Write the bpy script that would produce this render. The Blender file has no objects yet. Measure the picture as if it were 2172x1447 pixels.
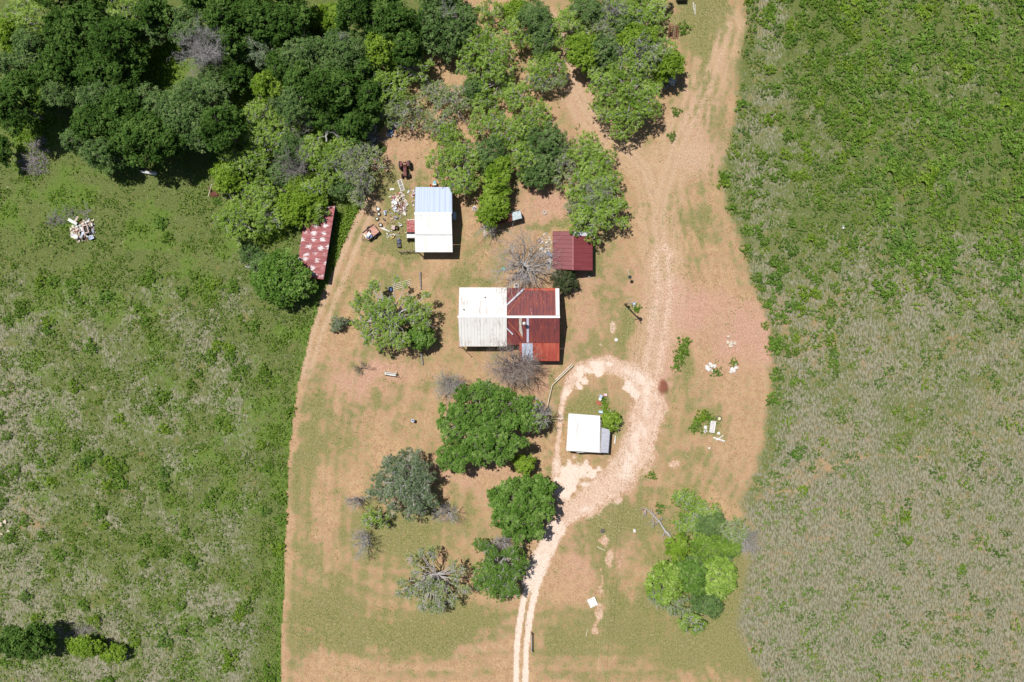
import bpy, math, random
import numpy as np
R = math.radians
# ---------------------------------------------------------------- camera, sky, sun, exposure
H = 123.0                     # drone height in metres
S = 184.5 / 2172.0            # metres of ground per photo pixel
sc = bpy.context.scene
C = sc.collection
cam = bpy.data.objects.new('camera', bpy.data.cameras.new('camera'))
C.objects.link(cam)
cam.location = (0, 0, H)
cam.rotation_euler = (0, 0, 0)
cam.data.lens = 24; cam.data.sensor_width = 36
cam.data.clip_start = 1; cam.data.clip_end = 8000
sc.camera = cam
SUN_EL, SUN_AZ = 65.0, -47.0  # sun stands to the upper left of the picture
w = bpy.data.worlds.new('World'); sc.world = w; w.use_nodes = True
nt = w.node_tree
bg = nt.nodes['Background']
sky = nt.nodes.new('ShaderNodeTexSky'); sky.sky_type = 'NISHITA'; sky.sun_disc = False
sky.sun_elevation = R(SUN_EL); sky.sun_rotation = R(SUN_AZ)
nt.links.new(sky.outputs[0], bg.inputs[0]); bg.inputs[1].default_value = 0.055
sd = bpy.data.lights.new('sun', 'SUN'); sd.energy = 5.0; sd.angle = R(0.5); sd.color = (1.0, 0.975, 0.935)
so = bpy.data.objects.new('sun', sd); C.objects.link(so)
so.rotation_euler = (R(90 - SUN_EL), 0, math.atan2(-math.sin(R(SUN_AZ)), math.cos(R(SUN_AZ))) + math.pi)
so.location = (-40, 40, 80)
sc.view_settings.view_transform = 'Standard'; sc.view_settings.look = 'None'
sc.view_settings.gamma = 1.0; sc.view_settings.exposure = -0.02
sc.cycles.max_bounces = 5; sc.cycles.diffuse_bounces = 3; sc.cycles.glossy_bounces = 2
sc.cycles.transmission_bounces = 3; sc.cycles.transparent_max_bounces = 4

# ---------------------------------------------------------------- helpers
def P(px, py, z=0.0):
    k = S * (H - z) / H
    return ((px - 1086) * k, (723.5 - py) * k, z)

def lin(c):
    return tuple(((v / 255) / 12.92 if v <= 10 else (((v / 255) + 0.055) / 1.055) ** 2.4) for v in c)

class MB:
    def __init__(s): s.v = []; s.f = []
    def add(s, v, f):
        o = len(s.v); s.v += [tuple(a) for a in v]; s.f += [tuple(i + o for i in q) for q in f]; return s
    def box(s, c, d, rz=0.0, tilt=0.0, tilty=0.0):
        x, y, z = d[0] / 2, d[1] / 2, d[2] / 2
        pts = [(-x, -y, -z), (x, -y, -z), (x, y, -z), (-x, y, -z), (-x, -y, z), (x, -y, z), (x, y, z), (-x, y, z)]
        out = []
        for a, b, h in pts:
            a, h = a * math.cos(tilt) - h * math.sin(tilt), a * math.sin(tilt) + h * math.cos(tilt)
            b, h = b * math.cos(tilty) - h * math.sin(tilty), b * math.sin(tilty) + h * math.cos(tilty)
            a, b = a * math.cos(rz) - b * math.sin(rz), a * math.sin(rz) + b * math.cos(rz)
            out.append((a + c[0], b + c[1], h + c[2]))
        return s.add(out, [(3, 2, 1, 0), (4, 5, 6, 7), (0, 1, 5, 4), (1, 2, 6, 5), (2, 3, 7, 6), (3, 0, 4, 7)])
    def tube(s, a, b, r0, r1=None, n=8, cap=True):
        r1 = r0 if r1 is None else r1
        a, b = np.array(a, float), np.array(b, float)
        d = b - a; L = np.linalg.norm(d) or 1; d = d / L
        u = np.cross(d, (0, 0, 1) if abs(d[2]) < .9 else (1, 0, 0)); u /= np.linalg.norm(u); v = np.cross(d, u)
        vs = []
        for p, r in ((a, r0), (b, r1)):
            for i in range(n):
                t = 2 * math.pi * i / n
                vs.append(p + u * r * math.cos(t) + v * r * math.sin(t))
        fs = [(i, (i + 1) % n, n + (i + 1) % n, n + i) for i in range(n)]
        if cap: fs += [tuple(range(n - 1, -1, -1)), tuple(range(n, 2 * n))]
        return s.add(vs, fs)
    def lathe(s, c, prof, n=16, axis='z', rz=0.0):
        vs = []; m = len(prof)
        for r, h in prof:
            for i in range(n):
                t = 2 * math.pi * i / n
                if axis == 'z': p = (r * math.cos(t), r * math.sin(t), h)
                else: p = (h, r * math.cos(t), r * math.sin(t))
                p = (p[0] * math.cos(rz) - p[1] * math.sin(rz), p[0] * math.sin(rz) + p[1] * math.cos(rz), p[2])
                vs.append((p[0] + c[0], p[1] + c[1], p[2] + c[2]))
        fs = [(k * n + i, k * n + (i + 1) % n, (k + 1) * n + (i + 1) % n, (k + 1) * n + i) for k in range(m - 1) for i in range(n)]
        if prof[0][0] > 1e-4: fs.append(tuple(range(n - 1, -1, -1)))
        if prof[-1][0] > 1e-4: fs.append(tuple((m - 1) * n + i for i in range(n)))
        return s.add(vs, fs)
    def ring(s, c, Rr, r, n=20, m=8):
        vs = [((Rr + r * math.cos(b)) * math.cos(a) + c[0], (Rr + r * math.cos(b)) * math.sin(a) + c[1], r * math.sin(b) + c[2])
              for a in [2 * math.pi * i / n for i in range(n)] for b in [2 * math.pi * j / m for j in range(m)]]
        fs = [(i * m + j, ((i + 1) % n) * m + j, ((i + 1) % n) * m + (j + 1) % m, i * m + (j + 1) % m) for i in range(n) for j in range(m)]
        return s.add(vs, fs)
    def slab(s, pts, t):
        """closed slab: polygon pts (x,y,z) counter-clockwise from above, thickness t downwards"""
        n = len(pts)
        vs = list(pts) + [(x, y, z - t) for x, y, z in pts]
        fs = [tuple(range(n)), tuple(range(2 * n - 1, n - 1, -1))] + [(i, n + i, n + (i + 1) % n, (i + 1) % n) for i in range(n)]
        return s.add(vs, fs)

def link(o, parent=None):
    C.objects.link(o)
    if parent is not None: o.parent = parent
    return o

def tag(o, label=None, cat=None, group=None, kind=None):
    if label: o['label'] = label
    if cat: o['category'] = cat
    if group: o['group'] = group
    if kind or cat: o['kind'] = kind or 'thing'
    return o

def thing(name, label, cat, loc, group=None):
    o = bpy.data.objects.new(name, None); o.location = loc; o.empty_display_size = .3
    link(o); return tag(o, label, cat, group)

def origin(o):
    x = np.zeros(3)
    while o is not None: x += np.array(o.location); o = o.parent
    return x

def obj(name, mb, mat, parent=None, loc=None, smooth=False):
    """link one mesh object; mb is in world coordinates"""
    me = bpy.data.meshes.new(name)
    base = origin(parent) if parent is not None else np.array(loc if loc is not None else (0, 0, 0), float)
    me.from_pydata([(x - base[0], y - base[1], z - base[2]) for x, y, z in mb.v], [], mb.f)
    me.materials.append(mat)
    if smooth: me.polygons.foreach_set('use_smooth', [True] * len(me.polygons))
    me.update()
    o = bpy.data.objects.new(name, me)
    if parent is None and loc is not None: o.location = loc
    return link(o, parent)

def npmesh(name, verts, k, mat, attr=None, faces=None, smooth=False):
    """fast mesh: verts (N,3); faces (F,k) or consecutive groups of k verts"""
    me = bpy.data.meshes.new(name)
    verts = np.ascontiguousarray(verts, np.float32)
    if faces is None: faces = np.arange(len(verts), dtype=np.int32).reshape(-1, k)
    F = len(faces)
    me.vertices.add(len(verts)); me.vertices.foreach_set('co', verts.ravel())
    me.loops.add(F * k); me.loops.foreach_set('vertex_index', np.ascontiguousarray(faces, np.int32).ravel())
    me.polygons.add(F); me.polygons.foreach_set('loop_start', np.arange(F, dtype=np.int32) * k)
    if smooth: me.polygons.foreach_set('use_smooth', np.ones(F, bool))
    if attr is not None:
        a = me.attributes.new('tone', 'FLOAT', 'FACE'); a.data.foreach_set('value', np.ascontiguousarray(attr, np.float32))
    me.update(calc_edges=True)
    if isinstance(mat, (list, tuple)):
        for m_ in mat: me.materials.append(m_)
    else: me.materials.append(mat)
    return me

# ---------------------------------------------------------------- materials
def nodes(name):
    m = bpy.data.materials.new(name); m.use_nodes = True
    n = m.node_tree; return m, n, n.nodes['Principled BSDF']
def nd(n, t, **k):
    x = n.nodes.new(t)
    for a, b in k.items(): setattr(x, a, b)
    return x
def setin(n, node, i, v):
    if hasattr(v, 'is_output') or isinstance(v, bpy.types.NodeSocket): n.links.new(v, node.inputs[i])
    else: node.inputs[i].default_value = v
def mix(n, f, a, b):
    x = nd(n, 'ShaderNodeMix', data_type='RGBA')
    for i, v in ((0, f), (6, a), (7, b)):
        if isinstance(v, tuple) and len(v) == 3: v = v + (1,)
        setin(n, x, i, v)
    return x.outputs[2]
def mth(n, op, a, b=0.0, c=0.0):
    x = nd(n, 'ShaderNodeMath', operation=op); setin(n, x, 0, a); setin(n, x, 1, b); setin(n, x, 2, c); return x.outputs[0]
def step(n, v, lo, hi):
    x = nd(n, 'ShaderNodeMapRange', interpolation_type='SMOOTHSTEP'); setin(n, x, 0, v); x.inputs[1].default_value = lo; x.inputs[2].default_value = hi
    return x.outputs[0]
def noise(n, vec, scale, detail=3, rough=.6):
    x = nd(n, 'ShaderNodeTexNoise'); x.inputs['Scale'].default_value = scale; x.inputs['Detail'].default_value = detail
    x.inputs['Roughness'].default_value = rough
    if vec is not None: n.links.new(vec, x.inputs['Vector'])
    return x.outputs['Fac']
def mapped(n, scale=(1, 1, 1), rot=0.0, off=(0, 0, 0)):
    t = nd(n, 'ShaderNodeTexCoord'); m = nd(n, 'ShaderNodeMapping')
    n.links.new(t.outputs['Object'], m.inputs[0]); m.inputs['Scale'].default_value = scale; m.inputs['Rotation'].default_value = (0, 0, rot)
    m.inputs['Location'].default_value = off
    return m.outputs[0]
_mats = {}
def pm(name, c1, c2=None, scale=3.0, rough=.75, metal=0.0, stretch=(1, 1, 1), rot=0.0, lo=.35, hi=.65, bump=0.0):
    """procedural material: two display colours mixed by noise"""
    if name in _mats: return _mats[name]
    m, n, b = nodes(name)
    c1 = lin(c1); c2 = lin(c2) if c2 else tuple(v * .72 for v in c1)
    v = mapped(n, stretch, rot)
    f = noise(n, v, scale, 4)
    n.links.new(mix(n, step(n, f, lo, hi), c1, c2), b.inputs['Base Color'])
    b.inputs['Roughness'].default_value = rough; b.inputs['Metallic'].default_value = metal
    if bump:
        bp = nd(n, 'ShaderNodeBump'); bp.inputs['Strength'].default_value = bump; bp.inputs['Distance'].default_value = .05
        n.links.new(f, bp.inputs['Height']); n.links.new(bp.outputs[0], b.inputs['Normal'])
    _mats[name] = m
    return m

def leafmat(name, c1, c2, c3, transl=.35):
    """leaf colours run c1 -> c2 -> c3 with the face attribute 'tone'"""
    m, n, b = nodes(name)
    n.nodes.remove(b)
    out = n.nodes['Material Output']
    a = nd(n, 'ShaderNodeAttribute', attribute_name='tone')
    r = nd(n, 'ShaderNodeValToRGB'); e = r.color_ramp.elements
    e[0].color = lin(c1) + (1,); e[0].position = .05
    e[1].color = lin(c3) + (1,); e[1].position = .95
    q = e.new(.5); q.color = lin(c2) + (1,)
    n.links.new(a.outputs['Fac'], r.inputs[0])
    d = nd(n, 'ShaderNodeBsdfDiffuse'); t = nd(n, 'ShaderNodeBsdfTranslucent'); mx = nd(n, 'ShaderNodeMixShader')
    n.links.new(r.outputs[0], d.inputs[0]); n.links.new(r.outputs[0], t.inputs[0])
    mx.inputs[0].default_value = transl
    n.links.new(d.outputs[0], mx.inputs[1]); n.links.new(t.outputs[0], mx.inputs[2]); n.links.new(mx.outputs[0], out.inputs[0])
    return m

LEAF = {
    'oak':   leafmat('oak_leaves', (42, 64, 25), (74, 104, 44), (114, 142, 72), .28),
    'olive': leafmat('olive_leaves', (62, 86, 44), (100, 128, 70), (140, 160, 104), .3),
    'lime':  leafmat('bright_leaves', (86, 118, 32), (130, 160, 54), (166, 190, 88), .38),
    'mesq':  leafmat('mesquite_leaves', (96, 128, 44), (144, 174, 74), (188, 208, 122), .4),
    'pale':  leafmat('pale_leaves', (104, 126, 70), (146, 166, 98), (184, 192, 142), .42),
    'leafy': leafmat('broad_leaves', (66, 98, 36), (106, 142, 60), (148, 174, 98), .36),
    'sage':  leafmat('sage_leaves', (78, 98, 66), (118, 136, 98), (160, 170, 138), .3),
    'bronze': leafmat('bronze_leaves', (44, 58, 34), (72, 88, 54), (116, 106, 84), .25),
    'weed':  leafmat('weed_leaves', (82, 114, 40), (118, 150, 58), (158, 180, 92), .4),
    'shrub': leafmat('field_shrub_leaves', (76, 112, 38), (118, 152, 60), (160, 186, 98), .4),
    'straw': leafmat('dry_stalks', (136, 126, 106), (168, 158, 138), (200, 190, 172), .2),
}
BARK = pm('grey_bark', (112, 102, 92), (158, 150, 142), 6, .9)
DEADW = pm('dead_grey_wood', (138, 130, 124), (176, 170, 166), 6, .9)
PALEW = pm('pale_bare_wood', (158, 152, 148), (190, 186, 184), 6, .9)
WHITE = pm('white_metal', (236, 236, 234), (222, 220, 214), 1.2, .45, 0, (1, .15, 1))
WHITEP = pm('white_paint', (226, 226, 222), (196, 194, 188), 3, .6)
GALV = pm('galvanised_metal', (178, 188, 204), (160, 170, 186), 1.5, .5, .1)
BLUISH = pm('bluish_galvanised_roof', (188, 198, 218), (176, 186, 208), .8, .5, .1, (2, .2, 1))
RUST = pm('rusty_iron', (118, 62, 48), (86, 46, 40), 5, .85)
DARK = pm('dark_rubber', (38, 36, 36), (58, 54, 52), 6, .85)
GREYR = pm('weathered_rubber', (104, 98, 92), (78, 72, 68), 6, .9)
BLACK = pm('black_paint', (22, 22, 24), (34, 34, 36), 4, .6)
WOOD = pm('weathered_wood', (164, 146, 124), (128, 112, 96), 5, .9, 0, (1, 1, 1))
BROWN = pm('brown_board', (132, 96, 70), (104, 76, 58), 5, .9)
CREAM = pm('cream_plastic', (220, 212, 190), (196, 188, 166), 4, .6)
PINKB = pm('pale_pink_board', (206, 184, 176), (176, 154, 146), 4, .8)
ORANGE = pm('orange_plastic', (206, 112, 44), (168, 86, 40), 4, .6)
YELLOW = pm('yellow_plastic', (206, 186, 70), (176, 156, 60), 4, .6)
BLUE = pm('blue_plastic', (54, 104, 168), (40, 80, 140), 4, .5)
TURQ = pm('turquoise_plastic', (96, 176, 186), (72, 150, 164), 4, .5)
CONC = pm('pale_concrete', (206, 196, 188), (178, 166, 156), 5, .9)
REDP = pm('faded_red_paint', (150, 66, 62), (196, 160, 154), 4, .7, 0, (1, 1, 1), 0, .5, .68)
GLASSD = pm('dark_glass', (30, 34, 40), (46, 50, 56), 2, .15)
TINW = pm('tin_wall', (120, 124, 126), (96, 96, 94), 2, .6, .1)
WALLW = pm('painted_siding', (176, 170, 160), (150, 142, 130), 2, .8)
GREENW = pm('dark_green_siding', (40, 62, 58), (30, 48, 46), 2, .8)
BRICK = pm('brick_slab', (178, 104, 78), (150, 84, 62), 6, .9)
# ---------------------------------------------------------------- terrain
def vnoise(px, py, cell, seed):
    """smooth value noise over photo-pixel coordinates, 0..1"""
    g = np.random.RandomState(seed).rand(256, 256)
    x = px / cell + 1000.3; y = py / cell + 1000.7
    xi = np.floor(x).astype(int); yi = np.floor(y).astype(int)
    fx = x - xi; fy = y - yi
    fx = fx * fx * (3 - 2 * fx); fy = fy * fy * (3 - 2 * fy)
    a = g[yi % 256, xi % 256]; b = g[yi % 256, (xi + 1) % 256]; c = g[(yi + 1) % 256, xi % 256]; d = g[(yi + 1) % 256, (xi + 1) % 256]
    return (a * (1 - fx) + b * fx) * (1 - fy) + (c * (1 - fx) + d * fx) * fy
def fbm(px, py, cell, seed, o=4):
    t = 0; amp = 1; s = 0
    for i in range(o):
        t = t + amp * vnoise(px, py, cell / 2 ** i, seed + i); s += amp; amp *= .55
    return t / s
def sstep(v, lo, hi):
    t = np.clip((v - lo) / (hi - lo), 0, 1); return t * t * (3 - 2 * t)
def polyline_dist(px, py, pts):
    d = np.full(px.shape, 1e9)
    for (ax, ay), (bx, by) in zip(pts[:-1], pts[1:]):
        vx, vy = bx - ax, by - ay
        t = np.clip(((px - ax) * vx + (py - ay) * vy) / (vx * vx + vy * vy), 0, 1)
        d = np.minimum(d, np.hypot(px - ax - t * vx, py - ay - t * vy))
    return d
def poly_sd(px, py, pts):
    """signed distance, positive inside"""
    d = polyline_dist(px, py, pts + [pts[0]])
    ins = np.zeros(px.shape, bool)
    for (ax, ay), (bx, by) in zip(pts, pts[1:] + [pts[0]]):
        if ay == by: continue
        c = ((ay > py) != (by > py)) & (px < (bx - ax) * (py - ay) / (by - ay) + ax)
        ins ^= c
    return np.where(ins, d, -d)
def blob(px, py, cx, cy, rx, ry, rot=0):
    c, s = math.cos(rot), math.sin(rot)
    u = ((px - cx) * c + (py - cy) * s) / rx; v = (-(px - cx) * s + (py - cy) * c) / ry
    return np.clip(1.25 - np.sqrt(u * u + v * v), 0, 1)

YARD = [(592, 1600), (596, 1377), (600, 1300), (606, 1150), (612, 1000), (620, 900), (637, 790), (660, 700), (685, 620), (708, 570),
        (728, 520), (748, 470), (775, 425), (785, 390), (790, 340), (798, 290), (830, 250), (862, 190), (895, 130), (915, 90), (960, 60),
        (1000, -200), (1590, -200), (1580, 0), (1578, 60), (1566, 150), (1561, 230), (1545, 300), (1530, 370), (1545, 450), (1573, 520),
        (1590, 600), (1612, 655), (1628, 700), (1630, 800), (1628, 880), (1612, 960), (1592, 1020), (1570, 1070),
        (1592, 1120), (1592, 1190), (1576, 1250), (1566, 1320), (1588, 1385), (1620, 1440), (1650, 1600)]
DRIVE = [((1106, 1600), (1104, 1460)), ]
LOOP = [(1150, 1170), (1178, 1120), (1215, 1085), (1262, 1052), (1305, 1018), (1345, 968), (1366, 910), (1374, 860), (1368, 822), (1345, 795),
        (1310, 778), (1275, 773), (1240, 783), (1212, 808), (1196, 840), (1190, 880), (1186, 920), (1181, 960), (1180, 1000), (1185, 1040), (1195, 1080)]
LOOPW = [14, 20, 30, 36, 42, 44, 42, 38, 34, 28, 22, 20, 19, 14, 9, 7, 6, 7, 12, 16, 18]
TRACKL = [(1092, 1600), (1096, 1377), (1102, 1320), (1110, 1275), (1125, 1230), (1140, 1180)]
TRACKR = [(1110, 1600), (1116, 1377), (1122, 1320), (1130, 1275), (1143, 1225), (1158, 1180)]
TWOTR = [[(642, 800), (660, 720), (686, 640), (712, 575), (735, 520), (757, 470), (778, 425)],
         [(655, 800), (680, 715), (708, 645), (730, 590), (752, 535), (775, 480), (800, 430)]]

def wloop(px, py):
    d = np.full(px.shape, -1e9)
    for i in range(len(LOOP) - 1):
        (ax, ay), (bx, by) = LOOP[i], LOOP[i + 1]
        vx, vy = bx - ax, by - ay
        t = np.clip(((px - ax) * vx + (py - ay) * vy) / (vx * vx + vy * vy), 0, 1)
        ww = LOOPW[i] * (1 - t) + LOOPW[i + 1] * t
        d = np.maximum(d, 1 - np.hypot(px - ax - t * vx, py - ay - t * vy) / ww)
    return d      # >0 inside

GREENS = [(840, 600, 40, 25), (830, 1120, 90, 60), (700, 1260, 90, 60), (880, 1320, 160, 45), (760, 1360, 130, 30), (1020, 1110, 50, 30), (1045, 545, 35, 60),
          (990, 590, 60, 18), (1180, 480, 60, 12), (850, 510, 40, 25), (835, 540, 30, 12), (850, 400, 28, 60), (860, 450, 24, 60), (770, 500, 30, 20),
          (780, 850, 40, 12), (690, 850, 40, 60), (720, 640, 30, 20), (750, 590, 50, 20), (670, 900, 30, 90), (720, 960, 60, 30), (960, 500, 20, 60),
          (1190, 700, 18, 50), (1255, 730, 30, 50), (1325, 700, 25, 60), (1175, 900, 12, 120), (1170, 1000, 10, 60), (1240, 860, 40, 25), (1225, 975, 25, 12),
          (1270, 980, 20, 14), (1240, 1030, 25, 10), (1450, 830, 40, 70), (1410, 900, 22, 60),
          (1510, 905, 40, 30), (1420, 1000, 60, 40), (1340, 1090, 70, 40), (1290, 1140, 60, 60), (1330, 1250, 60, 130), (1290, 1350, 80, 60), (1215, 1140, 40, 20),
          (1200, 1330, 50, 60), (1170, 1360, 40, 30), (1160, 1220, 20, 30), (1470, 60, 60, 60), (1500, 150, 30, 150), (1440, 230, 30, 60), (1540, 60, 40, 80),
          (1490, 20, 30, 50), (1490, 500, 20, 50), (1440, 440, 50, 30), (1380, 300, 40, 20), (870, 830, 50, 15), (650, 1000, 25, 100), (640, 1200, 30, 120),
          (1250, 560, 12, 60), (1310, 620, 20, 60), (1360, 660, 20, 30),   (900, 740, 30, 20),
          (760, 740, 50, 25), (960, 1300, 80, 40), (905, 150, 14, 60), (1090, 130, 15, 25)]
STRONG = [(852, 420, 42, 70), (850, 505, 50, 32), (990, 560, 28, 44), (1000, 600, 50, 12), (1180, 479, 70, 14), (870, 535, 45, 10), (1515, 905, 40, 26), (1445, 760, 22, 50), (1270, 865, 30, 26), (690, 1330, 90, 60), (900, 1340, 160, 30), (840, 1130, 90, 40), (1300, 1240, 26, 90), (1240, 870, 40, 16), (1490, 120, 22, 150), (1330, 700, 16, 50)]
REDS = [(1500, 690, 100, 60), (1590, 710, 50, 70), (1590, 720, 40, 60), (1480, 640, 70, 40), (1400, 800, 20, 90), (1440, 680, 40, 60), (1410, 760, 25, 60), (1390, 850, 25, 60), (1385, 940, 25, 50), (1430, 620, 60, 30),
        (1250, 600, 40, 60), (1230, 700, 40, 40), (1280, 760, 60, 25), (1330, 590, 30, 30), (1070, 500, 40, 50), (960, 1000, 70, 25), (790, 780, 60, 30),
        (760, 800, 100, 60), (1490, 230, 40, 60), (1500, 330, 60, 40), (1330, 1160, 40, 50), (1210, 1200, 40, 60), (1250, 1150, 30, 50), (1060, 1010, 60, 20),
        (1320, 1040, 60, 30), (870, 1130, 20, 60), (870, 240, 30, 50), (1140, 400, 60, 60), (1250, 230, 40, 90), (1200, 150, 30, 60), (850, 350, 50, 40),
        (1140, 800, 25, 60), (1200, 440, 60, 40), (1000, 1360, 60, 20)]

def terrain(px0, py0):
    """masks at photo pixels: yard (signed), gravel, green, red, dead, lush"""
    px = px0; py = py0
    big = fbm(px, py, 160, 11); mid = fbm(px, py, 45, 21); fine = fbm(px, py, 14, 31, 3)
    ysd = poly_sd(px, py, YARD) + (fbm(px, py, 26, 41, 3) - .5) * 7
    yard = ysd > 0
    # gravel
    wl = wloop(px, py)
    rag = (fbm(px, py, 22, 51, 4) - .5)
    g1 = sstep(wl + rag * .9, -.15, .45)
    dl = polyline_dist(px, py, TRACKL); dr = polyline_dist(px, py, TRACKR)
    g2 = 1 - sstep(np.minimum(dl, dr) + rag * 3, 4.5, 8.5)
    cen = sstep(py, 1290, 1180)
    dc = polyline_dist(px, py, [(1128, 1235), (1150, 1180), (1180, 1120)])
    g3 = (1 - sstep(dc + rag * 8, 14, 26)) * .9
    qx = px + (vnoise(px, py, 13, 331) - .5) * 26 + (vnoise(px, py, 6, 333) - .5) * 8; qy = py + (vnoise(px, py, 13, 332) - .5) * 26 + (vnoise(px, py, 6, 334) - .5) * 8
    pad = np.maximum.reduce([blob(qx, qy, 1226, 1000, 30, 30), blob(qx, qy, 1200, 1030, 26, 34), blob(qx, qy, 1252, 1002, 18, 14), blob(qx, qy, 1343, 830, 17, 30, -.4), blob(qx, qy, 1255, 786, 46, 14, -.35), blob(qx, qy, 1225, 815, 26, 12, -.7)])
    g4 = sstep(pad + rag * 1.0, .2, .75)
    dn = polyline_dist(px, py, [(1378, 830), (1384, 770), (1396, 700), (1408, 620), (1404, 540)])
    g5 = (1 - sstep(dn + rag * 30, 8, 44)) * .5 * (.4 + .9 * vnoise(dn * 3 + 9, px * 0 + 2.2, 16, 315))
    gravel = np.maximum.reduce([g1 * (.55 + .45 * vnoise(wl * 100, px * 0 + 5.5, 13, 317)), g2, g3, g4, g5])
    road = np.maximum.reduce([g1, g2, g3, g4])
    # whiter cores
    wheel = np.exp(-((wl - .45) / .1) ** 2) * .5 * (.5 + mid)
    white = np.maximum.reduce([g4 * .9, g2 * .9, g3 * .8, wheel * sstep(wl, 0, .2), sstep(wl + rag * 1.3, .35, .9) * (.1 + .6 * sstep(mid, .42, .6))])
    # tracks up to the north through the yard
    tr = [[(1372, 800), (1385, 740), (1400, 690), (1412, 620), (1404, 540), (1396, 460), (1412, 390), (1440, 300), (1500, 180), (1540, 60)],
          [(1396, 440), (1370, 360), (1300, 290), (1250, 240), (1215, 180), (1195, 120), (1180, 60)]]
    dt = np.minimum(polyline_dist(px, py, tr[0]), polyline_dist(px, py, tr[1]) * 1.3)
    rut = vnoise(dt * 3 + 50, px * 0 + 3.3, 14, 301); pale = (1 - sstep(dt + rag * 26, 16, 64)) * (.3 + .7 * rut)
    swath = vnoise((ysd + 400), px * 0 + 7.7, 8, 305) * .6 + vnoise((ysd + 400), px * 0 + 1.7, 19, 307) * .4
    for t in TWOTR:
        pale = np.maximum(pale, (1 - sstep(polyline_dist(px, py, t) + rag * 5, 2, 8)) * .8)
    junct = blob(px, py, 1470, 330, 70, 50) * .8
    # yard edge ring mown short, bare at the left border
    edge = (1 - sstep(ysd, 0, 22)) * (px < 700) * (py > 600)
    green = .2 + (big - .5) * .7 + (mid - .5) * .9 + (fine - .5) * .5
    wx = px + (fbm(px, py, 55, 201) - .5) * 110 + (fbm(px, py, 16, 203) - .5) * 34; wy = py + (fbm(px, py, 55, 211) - .5) * 110 + (fbm(px, py, 16, 213) - .5) * 34
    for x, y, rx, ry in GREENS: green = green + blob(wx, wy, x, y, rx * 1.45, ry * 1.45) * .36
    for x, y, rx, ry in STRONG: green = green + blob(wx * .35 + px * .65, wy * .35 + py * .65, x, y, rx * 1.15, ry * 1.15) * .5
    green = green - edge * .4 - pale * .5 - junct * .3 + (swath - .5) * .75
    green = green + blob(wx, wy, 1490, 1210, 130, 200) * .75 + blob(wx, wy, 1450, 1340, 150, 70) * .5 - blob(wx, wy, 1340, 1190, 60, 70) * .5 - blob(wx, wy, 1200, 1220, 50, 110) * .5 - blob(wx, wy, 1560, 880, 70, 220) * .35 + blob(wx, wy, 1590, 1330, 110, 190) * .7 - blob(wx, wy, 1500, 650, 110, 80) * .4
    green = green + (vnoise(px + py * .06, py * .06, 7, 311) - .5) * .5 * blob(px, py, 1490, 300, 90, 420)
    red = (big * .3 + mid * .5 - .35)
    for x, y, rx, ry in REDS: red = red + blob(wx, wy, x, y, rx * 1.3, ry * 1.3) * .45
    red = np.clip(red, 0, 1)
    green = green - np.clip(red - .3, 0, 1) * .7
    # mowing arcs at the lower left
    arcr = np.hypot((px - 900) / 1.35, py - 1000)
    arc = np.sin(arcr / 5.2 + (mid - .5) * 3) * sstep(py, 1120, 1240) * (px < 1100)
    green = green + arc * .12
    # fields
    left = px < 1000
    f_green = np.where(left, 1.0 + (mid - .5) * .5 - (big - .5) * .3, .82 + (mid - .5) * .5 + (big - .5) * .4)
    rd = sstep(py, 620, 420) * sstep(px, 1560, 1740)
    f_green = np.where(left, f_green, f_green - .0 + rd * .25)
    dead_l = np.clip(.2 + blob(px, py, 20, 950, 90, 300) * .5 + (fbm(px, py, 42, 61) - .5) * 1.1 + sstep(py, 560, 700) * .16 + sstep(py, 1150, 1350) * .25, 0, 1) * sstep(py, 480, 640) * sstep(570 - px + (mid - .5) * 60, -10, 60)
    dead_r = np.clip(.56 + (fbm(px, py, 50, 71) - .5) * .8 + sstep(py, 760, 1250) * .32 - rd * .35, 0, 1)
    dead = np.where(left, dead_l, dead_r)
    dead = dead - (1 - sstep(polyline_dist(px, py, [(1580, 0), (1562, 230), (1530, 370), (1590, 600), (1640, 800), (1600, 1040)]), 0, 50)) * .35 * (~yard)
    lush = np.where(left, np.clip((fbm(px, py, 50, 81) - .42) * 2.4, 0, 1), np.clip((fbm(px, py, 60, 91) - .5) * 2, 0, 1) * .6)
    lush = lush + blob(px, py, 120, 450, 90, 70) * .5 + blob(px, py, 390, 990, 50, 40) * .8 + blob(px, py, 340, 140, 90, 80) + blob(px, py, 100, 260, 50, 120) * .6 + blob(px, py, 560, 240, 80, 90) + blob(px, py, 520, 900, 80, 120) * .5
    lush = lush + (1 - sstep(ysd * -1, 0, 26)) * (px < 760) * (py > 400) * .7 * (~yard) + blob(px, py, 1450, 1110, 90, 60) * .4
    yb = np.where(px < 1000, yard.astype(float), sstep(ysd + (fine - .5) * 16, -14, 14)); grn = f_green + (green - f_green) * yb
    bare = [(1740, 1000, 60, 8), (1700, 240, 40, 20), (1655, 690, 12, 40), (520, 1225, 28, 22), (60, 1110, 40, 60), (20, 830, 20, 60), (1720, 985, 40, 14), (1640, 1250, 1, 1)]
    for x, y, rx, ry in bare: grn = np.where(yard, grn, grn - blob(wx, wy, x, y, rx, ry) * .3)
    paths = [[(1588, 1020), (1640, 1045), (1690, 1040), (1760, 990), (1850, 965), (1960, 970)], [(1588, 1180), (1572, 1250), (1566, 1310), (1590, 1380), (1620, 1440)],
             [(1620, 880), (1660, 740), (1700, 690), (1670, 780), (1720, 850)], [(430, 500), (455, 550), (520, 610), (620, 740)]]
    dp = np.minimum.reduce([polyline_dist(px, py, p) for p in paths])
    grn = grn - (1 - sstep(dp + rag * 3, .5, 4)) * .3 * (py > 860) * (~yard)
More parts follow.
